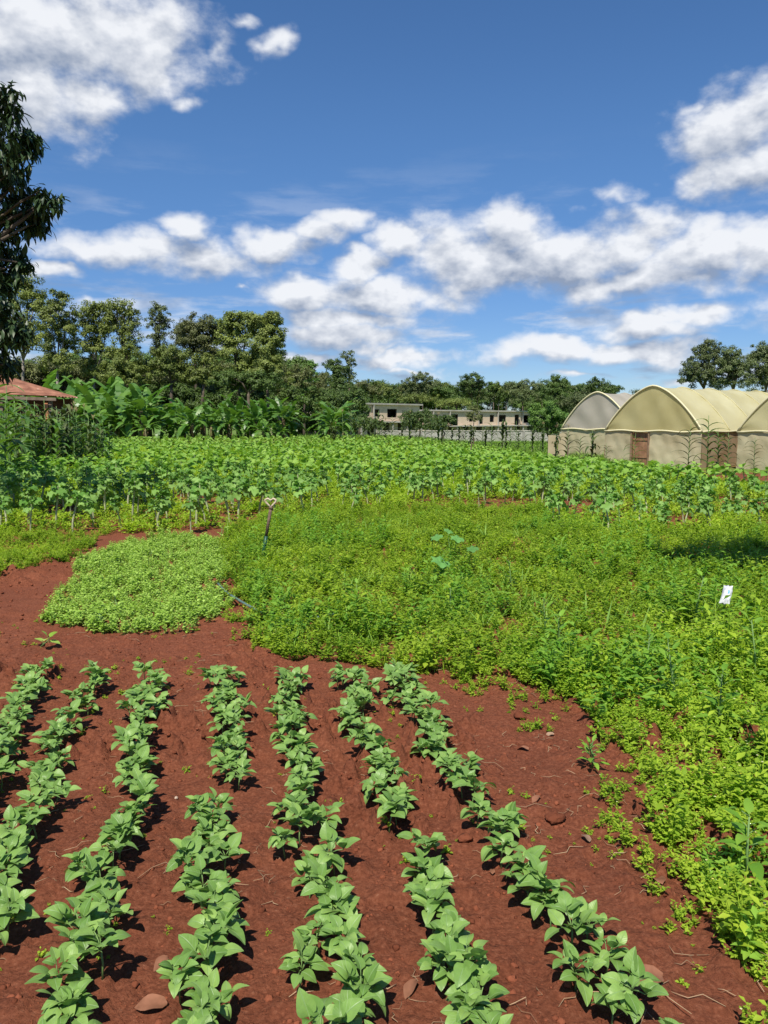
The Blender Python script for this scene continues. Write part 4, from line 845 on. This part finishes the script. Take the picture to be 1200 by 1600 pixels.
# far belt of single crowns
fk = ['dark', 'mid', 'brown', 'blue', 'mid', 'euc']
xs = sorted([563, 578, 592, 606, 621, 634, 688, 700, 712, 765, 778, 790, 846, 893, 906, 480, 500, 520, 660, 680, 745, 770, 890])
for i, px in enumerate(xs):
    py = {563: 601, 578: 598, 592: 601, 606: 605}.get(px, 606 + 5 * math.sin(px * .7)); rx = 12 + 4 * math.sin(px)
    tree('far_tree', 'far crown in the distant treeline, %s from the left' % ordinal(i), 225, [(px, py + 4, rx, 8), (px - 7, py + 12, rx, 9), (px + 8, py + 13, rx, 9)], fk[i % 6], .5, 4.5, .28, group='far crowns of the treeline', seed=900 + i)
r = np.random.default_rng(77)
def wood(name, label, pxs, pytop, Y, m, ls, rx, ry, n):
    bl = []
    for _ in range(n):
        px = r.uniform(*pxs); y = Y * r.uniform(.97, 1.04); k = Y / 1200; bl.append((Pt(px, pytop + r.uniform(0, 1) * ry * 1.6, y), np.array([rx * k, rx * k, ry * k])))
    cm, cc = crown_mesh(name, bl, ls, M[m], r, 3.6, .3); tag(obj(name, cm), label, 'woodland', None, 'stuff')
wood('far_woodland', 'dark band of far woodland behind the houses', (440, 960), 614, 250, 'mid', .6, 17, 20, 170)
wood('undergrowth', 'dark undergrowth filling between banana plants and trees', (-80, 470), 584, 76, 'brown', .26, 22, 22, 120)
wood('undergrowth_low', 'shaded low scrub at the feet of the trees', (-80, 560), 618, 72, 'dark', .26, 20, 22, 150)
wood('far_woodland_right', 'trees filling behind the greenhouses', (870, 1400), 622, 110, 'blue', .3, 20, 18, 60)
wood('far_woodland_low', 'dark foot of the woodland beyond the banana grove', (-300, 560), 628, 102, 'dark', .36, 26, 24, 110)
wood('far_woodland_left', 'deep woodland beyond the left trees', (-250, 480), 572, 100, 'mid', .34, 26, 26, 110)

# the big dark tree leaning in from the left, with long hanging leaves
def near_tree():
    r = np.random.default_rng(11); Y = 11.5; bx = (-190 - 600) / 1200 * Y; base = np.array([bx, Y, float(H(bx, Y))]); e = empty('broadleaf_tree', base)
    blobs = [(8,165,24,38),(22,215,28,24),(48,222,20,16),(5,250,40,35),(20,290,30,25),(52,325,26,18),(76,312,16,17),(15,330,45,30),(45,352,26,16),(0,385,35,30),(8,420,30,20),(28,410,20,14),(5,445,24,16),(-5,480,30,22),(15,505,26,24),(-5,530,36,24),(30,520,18,14),(5,570,22,24),
             (-60,200,70,70),(-70,320,80,80),(-80,440,80,70),(-160,150,90,80),(-220,300,110,120),(-60,540,70,50),(-330,220,110,100)]
    clus = []
    for (px, py, rx, ry) in blobs:
        k = Y / 1200; c = Pt(px, py, Y + r.uniform(-.4, .4)) - base; rad = np.array([rx, rx, ry]) * k; n = int(15 + 260 * rad[0] * rad[2]) if px > -40 else int(10 + 90 * rad[0] * rad[2])
        d = r.normal(size=(n, 3)); d /= np.linalg.norm(d, axis=1, keepdims=True); clus.append(c + d * rad * r.random((n, 1)) ** .4)
    cl = np.vstack(clus); k = 8; n = len(cl); P = np.repeat(cl, k, 0) + r.normal(0, .035, (n * k, 3)); aa = r.uniform(0, 6.28, n * k); dz = r.uniform(-1.9, .2, n * k)
    d = np.stack([np.cos(aa), np.sin(aa), dz], -1); up = np.stack([np.cos(aa) * .6, np.sin(aa) * .6, np.ones(n * k)], -1)
    tv, tf = leaf(1, .30, 3, 2, lambda t: [.1, 1, .85, .05][int(round(t * 3))], .25, .5)
    V, F_ = place(tv, tf, P, frames(d, up), r.uniform(.11, .19, n * k)); obj('crown', mesh('crown', V, F_, M['mango']), e)
    mb = MB(); top = np.array([.5, 0, 3.4]); mb.tube([(0, 0, -.2), (.1, .05, 1.5), top], [.32, .26, .2], 10)
    for (px, py, rx, ry) in blobs:
        c = Pt(px, py, Y) - base; s = top if c[2] > 3.4 else np.array([.2, 0, 2.2]); mb.tube([s, (s + c) / 2 + r.normal(0, .12, 3), c], [.09, .05, .014], 6)
    for c in cl[r.permutation(n)[:160]]:
        q = c * .75 + np.array([.5, 0, 3.6]) * .25; mb.tube([q, (q + c) / 2 + (0, 0, .03), c], [.014, .01, .005], 4, cap=False)
    obj('trunk', mb.mesh('trunk', M['bark']), e); tag(e, 'large near tree with dark hanging leaves at the upper left edge', 'tree')
near_tree()
# small tree just outside the frame on the right whose shade falls on the weeds
tree('shade_tree', 'small leafy tree at the right outside edge shading the weeds', 5.3, [(1400,-230,150,130),(1500,-200,170,130),(1560,-280,180,130)], 'mid', .08, 5.5, .3, foot=1720, group=None, r0=.06)

# ------------------------------------------------------------------ greenhouses
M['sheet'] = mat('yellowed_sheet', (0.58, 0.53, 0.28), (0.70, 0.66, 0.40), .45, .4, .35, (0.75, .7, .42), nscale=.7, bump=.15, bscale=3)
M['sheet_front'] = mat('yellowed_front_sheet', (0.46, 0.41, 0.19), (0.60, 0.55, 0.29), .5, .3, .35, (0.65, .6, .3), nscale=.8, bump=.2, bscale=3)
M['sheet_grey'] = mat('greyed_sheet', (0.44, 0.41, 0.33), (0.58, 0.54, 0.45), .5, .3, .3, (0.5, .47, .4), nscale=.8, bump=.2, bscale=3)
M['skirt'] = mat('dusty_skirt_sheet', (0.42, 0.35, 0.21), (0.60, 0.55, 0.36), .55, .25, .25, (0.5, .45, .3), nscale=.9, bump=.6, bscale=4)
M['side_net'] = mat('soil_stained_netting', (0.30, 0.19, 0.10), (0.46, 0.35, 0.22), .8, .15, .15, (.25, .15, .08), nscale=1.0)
M['hem'] = mat('pale_hem', (0.52, 0.47, 0.27), (0.64, 0.59, 0.38), .6)
M['door'] = mat('red_brown_door', (0.20, 0.095, 0.05), (0.36, 0.20, 0.11), .7, nscale=3, bump=.3, bscale=20)
M['wood'] = mat('weathered_wood', (0.16, 0.10, 0.06), (0.30, 0.20, 0.13), .8, nscale=4)
AX = np.array([.78, .63]); AX = AX / np.linalg.norm(AX); ROT = math.atan2(AX[1], AX[0]) - math.pi / 2      # local +Y runs along the tunnel, +X across
def greenhouse(label, c, L, hw, zw, hr, m_roof, m_front, door=None, seed=1):
    r = np.random.default_rng(seed); z0 = float(H(c[0], c[1])); z0 = z0 - .02
    e = empty('greenhouse', (c[0], c[1], z0), ROT); tag(e, label, 'greenhouse', 'plastic tunnel greenhouses')
    arch = lambda u: (hw * u * (1.18 - .18 * abs(u)), zw + hr * (1 - abs(u * (1.18 - .18 * abs(u))) ** 1.62) ** .93)
    us = np.linspace(-1, 1, 33); A = np.array([arch(u) for u in us]); ys = np.linspace(0, L, int(L * 4) + 1)
    sag = .06 * np.abs(np.sin(ys / 2.5 * math.pi)) ** .7
    V = np.array([[(x * (1 - sg * .6), y, z - sg * (z - zw) / hr + .012 * math.sin(x * 9 + y * 3)) for x, z in A] for y, sg in zip(ys, sag)]).reshape(-1, 3)
    V[:, 1] += 0; obj('roof_cover', mesh('roof_cover', V, grid(len(ys) - 1, 32)[:, ::-1], M[m_roof]), e)
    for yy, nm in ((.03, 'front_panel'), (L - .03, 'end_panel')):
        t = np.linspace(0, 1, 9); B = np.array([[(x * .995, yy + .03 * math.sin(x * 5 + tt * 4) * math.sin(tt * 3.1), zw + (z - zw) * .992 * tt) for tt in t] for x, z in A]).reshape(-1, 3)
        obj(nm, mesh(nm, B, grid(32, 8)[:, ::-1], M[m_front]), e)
    def wall(name, x0, x1, mname, y=0.0, z1=zw):
        n = max(4, int(abs(x1 - x0) * 8)); xs = np.linspace(x0, x1, n + 1); zs = np.linspace(-.25, z1, 13)
        V = np.array([[(x, y + .05 * (fbm(np.array([x * 1.4 + seed]), np.array([z * 6 + x * 2]), 3, 5)[0] - .45) * 2 + .02 * math.sin(x * 11 + z * 4) * math.sin(z * 3 + x), z) for z in zs] for x in xs]).reshape(-1, 3)
        obj(name, mesh(name, V, grid(n, 12)[:, ::-1], M[mname]), e)
    if door:
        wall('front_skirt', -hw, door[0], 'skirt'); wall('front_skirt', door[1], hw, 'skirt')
        mb = MB(); mb.box(door[0] - .04, door[0] + .03, -.04, .05, -.2, zw); mb.box(door[1] - .03, door[1] + .04, -.04, .05, -.2, zw); mb.box(door[0] + .03, door[1] - .03, -.04, .05, zw - .06, zw); f = obj('door_frame', mb.mesh('door_frame', M['wood'], False), e)
        mb = MB(); n = 5; w = (door[1] - door[0] - .1) / n
        for i in range(n): mb.box(door[0] + .05 + i * w + .005, door[0] + .05 + (i + 1) * w - .005, .06, .085, -.1, zw - .09)
        mb.box(door[0] + .06, door[1] - .06, .03, .058, .35, .43); mb.box(door[0] + .06, door[1] - .06, .03, .058, zw - .45, zw - .37); obj('door', mb.mesh('door', M['door'], False), e)
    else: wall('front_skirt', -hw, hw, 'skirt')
    n = int(L * 2)
    for sx in (-1, 1):
        ys2 = np.linspace(0, L, n + 1); zs = np.linspace(-.3, zw, 9)
        V = np.array([[(sx * (hw + .03 * math.sin(y * 4 + z * 3)), y, z) for z in zs] for y in ys2]).reshape(-1, 3); F_ = grid(n, 8); obj('side_wall', mesh('side_wall', V, F_ if sx > 0 else F_[:, ::-1], M['side_net']), e)
        mb = MB(); mb.tube([(sx * (hw + .04), y, zw + .02 * math.sin(y * 2.3)) for y in ys2], .045, 7); obj('rolled_curtain', mb.mesh('rolled_curtain', M['hem']), e)
        mb = MB()
        for y in np.arange(.2, L, 2.5): mb.box(sx * (hw - .10) - .04, sx * (hw - .10) + .04, y, y + .08, -.3, zw)
        obj('posts', mb.mesh('posts', M['wood'], False), e)
    for y in [0.0] + list(np.arange(2.5, L, 2.5)):
        mb = MB(); mb.tube([(x * 1.006, y, z + .012) for x, z in A], .045 if y == 0 else .025, 6); obj('arch_rib', mb.mesh('arch_rib', M['hem'] if y == 0 else M[m_roof]), e)
    mb = MB(); mb.tube([(x, -.05, zw + .03 * math.sin(x * 3)) for x in np.linspace(-hw, hw, 20)], .04, 6); obj('front_hem', mb.mesh('front_hem', M['hem']), e)
    return e
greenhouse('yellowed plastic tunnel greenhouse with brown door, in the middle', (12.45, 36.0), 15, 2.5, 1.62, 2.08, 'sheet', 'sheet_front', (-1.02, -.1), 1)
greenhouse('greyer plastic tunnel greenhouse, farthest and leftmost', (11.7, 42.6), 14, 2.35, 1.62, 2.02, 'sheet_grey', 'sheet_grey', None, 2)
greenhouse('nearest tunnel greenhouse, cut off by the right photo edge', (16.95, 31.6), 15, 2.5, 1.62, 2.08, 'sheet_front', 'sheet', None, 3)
mb = MB(); a = Pt(857, 672, 38); mb.box(0, .45, 0, .06, -.2, 1.35); mb.box(.5, .85, .02, .08, -.2, 1.45); o = obj('board_screen', mb.mesh('board_screen', M['skirt'], False), None, (a[0], 38, float(H(a[0], 38)))); tag(o, 'dusty upright boards left of the grey greenhouse', 'boards')

# ------------------------------------------------------------------ shed
M['rust'] = mat('rusty_iron_sheet', (0.10, 0.035, 0.02), (0.30, 0.14, 0.085), .75, .3, nscale=2.2, c3=(.5, .36, .3))
M['mud'] = mat('mud_wall', (0.10, 0.045, 0.028), (0.17, 0.085, 0.05), .95, nscale=2)
M['timber'] = mat('grey_timber', (0.12, 0.085, 0.06), (0.24, 0.18, 0.13), .9, nscale=4)
M['brick'] = mat('orange_brick', (0.40, 0.15, 0.07), (0.5, 0.22, 0.11), .9, nscale=9)
def shed():
    Y = 31; x0 = (-60 - 600) / 1200 * Y; x1 = (92 - 600) / 1200 * Y; w = x1 - x0; e = empty('shed', (x0, Y, 0)); tag(e, 'small open shed with rusty sloping iron roof behind maize', 'shed')
    n = 90; xs = np.linspace(-.1, w + .15, n + 1); ridge = 3.55; dep = 2.4
    def zf(x, t): return 2.62 - .12 * x / w + t * (1.1 * (1 - x / w) + .05)
    V = np.array([[(x, -.3 + t * dep, zf(x, t) + .022 * math.cos(t * dep / .16 * 6.28 * .5)) for x in np.linspace(-.1, w + .15, 12)] for t in np.linspace(0, 1, 120)]).reshape(-1, 3)
    obj('roof', mesh('shed_roof', V, grid(119, 11)[:, ::-1], M['rust']), e)
    mb = MB(); mb.add([(-.1, -.32, 2.58), (w + .15, -.32, 2.44), (w + .15, -.28, 2.44), (-.1, -.28, 2.58), (-.1, -.32, 2.46), (w + .15, -.32, 2.32), (w + .15, -.28, 2.32), (-.1, -.28, 2.46)], [(0, 1, 2, 3), (7, 6, 5, 4), (4, 5, 1, 0), (6, 7, 3, 2), (5, 6, 2, 1), (7, 4, 0, 3)]); obj('fascia', mb.mesh('fascia', M['timber'], False), e)
    for x in (w - .25, w - 1.2, w - 2.2):
        mb = MB(); mb.box(x, x + .12, -.1, .02, 0, 2.42); obj('post', mb.mesh('post', M['timber'], False), e)
    mb = MB(); mb.box(w - .42, w - .27, -.12, .14, 1.5, 2.25); obj('pier', mb.mesh('pier', M['brick'], False), e)
    mb = MB(); mb.box(0, w - .5, .5, .62, 0, 1.7); mb.box(w - 2.1, w - 1.2, .44, .495, 0, 1.5); obj('wall', mb.mesh('wall', M['mud'], False), e)
    mb = MB(); mb.box(0, w - .1, dep - .6, dep - .45, 0, 2.45); obj('rear_wall', mb.mesh('rear_wall', M['mud'], False), e)
shed()

# ------------------------------------------------------------------ concrete row houses and walls
M['conc'] = mat('raw_concrete', (0.36, 0.33, 0.28), (0.50, 0.47, 0.41), .9, .1, nscale=.8)
M['plaster'] = mat('beige_plaster', (0.56, 0.43, 0.31), (0.68, 0.54, 0.40), .9, .1, nscale=.6)
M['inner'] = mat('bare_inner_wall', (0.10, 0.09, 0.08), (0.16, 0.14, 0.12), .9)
M['whitewall'] = mat('grey_block_wall', (0.26, 0.25, 0.22), (0.38, 0.37, 0.33), .9, .1, nscale=1.2)
def rowhouse(label, A, B, ztop, opens, dep=9, low=True, seed=0):
    ax, ay = A; bx, by = B; Lh = math.hypot(bx - ax, by - ay); zg = min(float(H(ax, ay)), float(H(bx, by))) - .3; e = empty('row_house', (ax, ay, zg), math.atan2(by - ay, bx - ax)); h = ztop - zg; tag(e, label, 'building', 'unfinished concrete row houses')
    h2 = h - .28; f1 = h2 - 3.0
    mb = MB(); mb.box(-.5, Lh + .5, -.45, dep + .6, h2, h); obj('roof', mb.mesh('roof_slab', M['conc'], False), e)
    mb = MB(); mb.box(-.3, Lh + .3, -.9, dep, f1 - .25, f1); obj('floor_slab', mb.mesh('floor_slab', M['conc'], False), e)
    mb = MB(); cur = 0.0
    for (a, b, z0, z1) in opens:
        if a > cur: mb.box(cur, a, 0, .25, f1, h2)
        if z0 > 0: mb.box(a, b, 0, .25, f1, f1 + z0)
        if z1 < 3: mb.box(a, b, 0, .25, f1 + z1, h2)
        cur = b
    mb.box(cur, Lh, 0, .25, f1, h2); obj('front_wall', mb.mesh('upper_front_wall', M['plaster'], False), e)
    for (a, b, z0, z1) in opens:
        w = MB(); w.box(a, a + .08, .05, .2, f1 + z0, f1 + z1); w.box(b - .08, b, .05, .2, f1 + z0, f1 + z1); w.box(a + .08, b - .08, .05, .2, f1 + z1 - .08, f1 + z1); obj('window_frame', w.mesh('window_frame', M['inner'], False), e)
    mb = MB(); mb.box(0, .25, .255, dep, 0, h2); mb.box(Lh - .25, Lh, .255, dep, 0, h2); obj('end_wall', mb.mesh('end_wall', M['plaster'], False), e)
    mb = MB(); mb.box(.26, Lh - .26, 3.5, 3.7, 0, f1 - .26); mb.box(.26, Lh - .26, 3.5, 3.7, f1, h2); obj('inner_wall', mb.mesh('inner_wall', M['inner'], False), e)
    mb = MB(); n = int(Lh / 4)
    for i in range(n + 1): x = i * (Lh - .3) / n; mb.box(x, x + .3, -.75, -.45, 0, f1 - .25)
    obj('columns', mb.mesh('columns', M['conc'], False), e)
    mb = MB(); cur = .26
    for i in range(n): x = .3 + i * (Lh - .3) / n; mb.box(x, x + (Lh - .3) / n * .55, .3, .5, 0, f1 - .25)
    obj('lower_wall', mb.mesh('lower_wall', M['plaster'], False), e)
    for x in [o_[0] - .6 for o_ in opens[::2]]:
        mb = MB(); mb.box(x, x + .25, -.42, -.2, f1, h2); obj('column', mb.mesh('upper_column', M['conc'], False), e)
    return e
A = ((478 - 600) / 1200 * 128, 128.); B = ((655 - 600) / 1200 * 150, 150.)
rowhouse('nearer two storey bare concrete row house with flat roof', A, B, CAMZ + 2.9, [(1.5, 2.6, .9, 2.3), (6.5, 8.0, .3, 2.4), (12.2, 13.6, .0, 2.3), (14.6, 15.6, .9, 2.2), (16.8, 18.2, .9, 2.2), (20.3, 23.0, .7, 2.3)], seed=1)
A = ((664 - 600) / 1200 * 160, 160.); B = ((850 - 600) / 1200 * 185, 185.)
rowhouse('farther two storey bare concrete row house on the right', A, B, CAMZ + 1.95, [(2.5, 3.6, .8, 2.3), (5.0, 6.2, .3, 2.3), (7.4, 9.6, .0, 2.4), (13.0, 14.2, .8, 2.3), (16.2, 17.4, .3, 2.4), (19.6, 21.0, .7, 2.3), (22.5, 25.0, .7, 2.3), (28., 29.5, .0, 2.4), (31, 33, .5, 2.3)], seed=2)
def wall_(label, p0, p1, Y0, Y1, ztop, th=.2, m='whitewall'):
    ax, bx = (p0 - 600) / 1200 * Y0, (p1 - 600) / 1200 * Y1; zg = min(float(H(ax, Y0)), float(H(bx, Y1))) - .3; L_ = math.hypot(bx - ax, Y1 - Y0); e = empty('boundary_wall', (ax, Y0, zg), math.atan2(Y1 - Y0, bx - ax)); tag(e, label, 'wall')
    h = ztop - zg; mb = MB(); mb.box(0, L_, 0, th, 0, h); obj('wall_panel', mb.mesh('wall_panel', M[m], False), e); mb = MB()
    mb.box(-.1, L_ + .1, -.06, th + .06, h, h + .12); obj('coping', mb.mesh('coping', M['conc'], False), e); mb = MB()
    for x in np.arange(0, L_, 3): mb.box(x, x + .3, -.08, -.003, 0, h - .003)
    obj('piers', mb.mesh('wall_piers', M[m], False), e)
wall_('long low grey block wall before the row houses', 590, 900, 108, 112, CAMZ - 1.7)
wall_('pale wall at the left end of the row house', 440, 540, 104, 108, CAMZ - .9)
def small_building():
    Y = 116; x0 = (476 - 600) / 1200 * Y; e = empty('annex', (x0, Y, float(H(x0, Y)) - .3)); tag(e, 'low flat roofed annex before the left end of the nearer row house', 'building')
    mb = MB(); mb.box(0, 5.5, 0, 3.8, 0, 3.3); obj('wall', mb.mesh('annex_wall', M['plaster'], False), e); mb = MB(); mb.box(-.5, 6, -.6, 4.3, 3.3, 3.5); obj('roof', mb.mesh('annex_roof', M['conc'], False), e)
    mb = MB(); mb.box(2, 3.4, -.05, -.004, .4, 2.4); obj('door', mb.mesh('annex_door', M['inner'], False), e)
small_building()
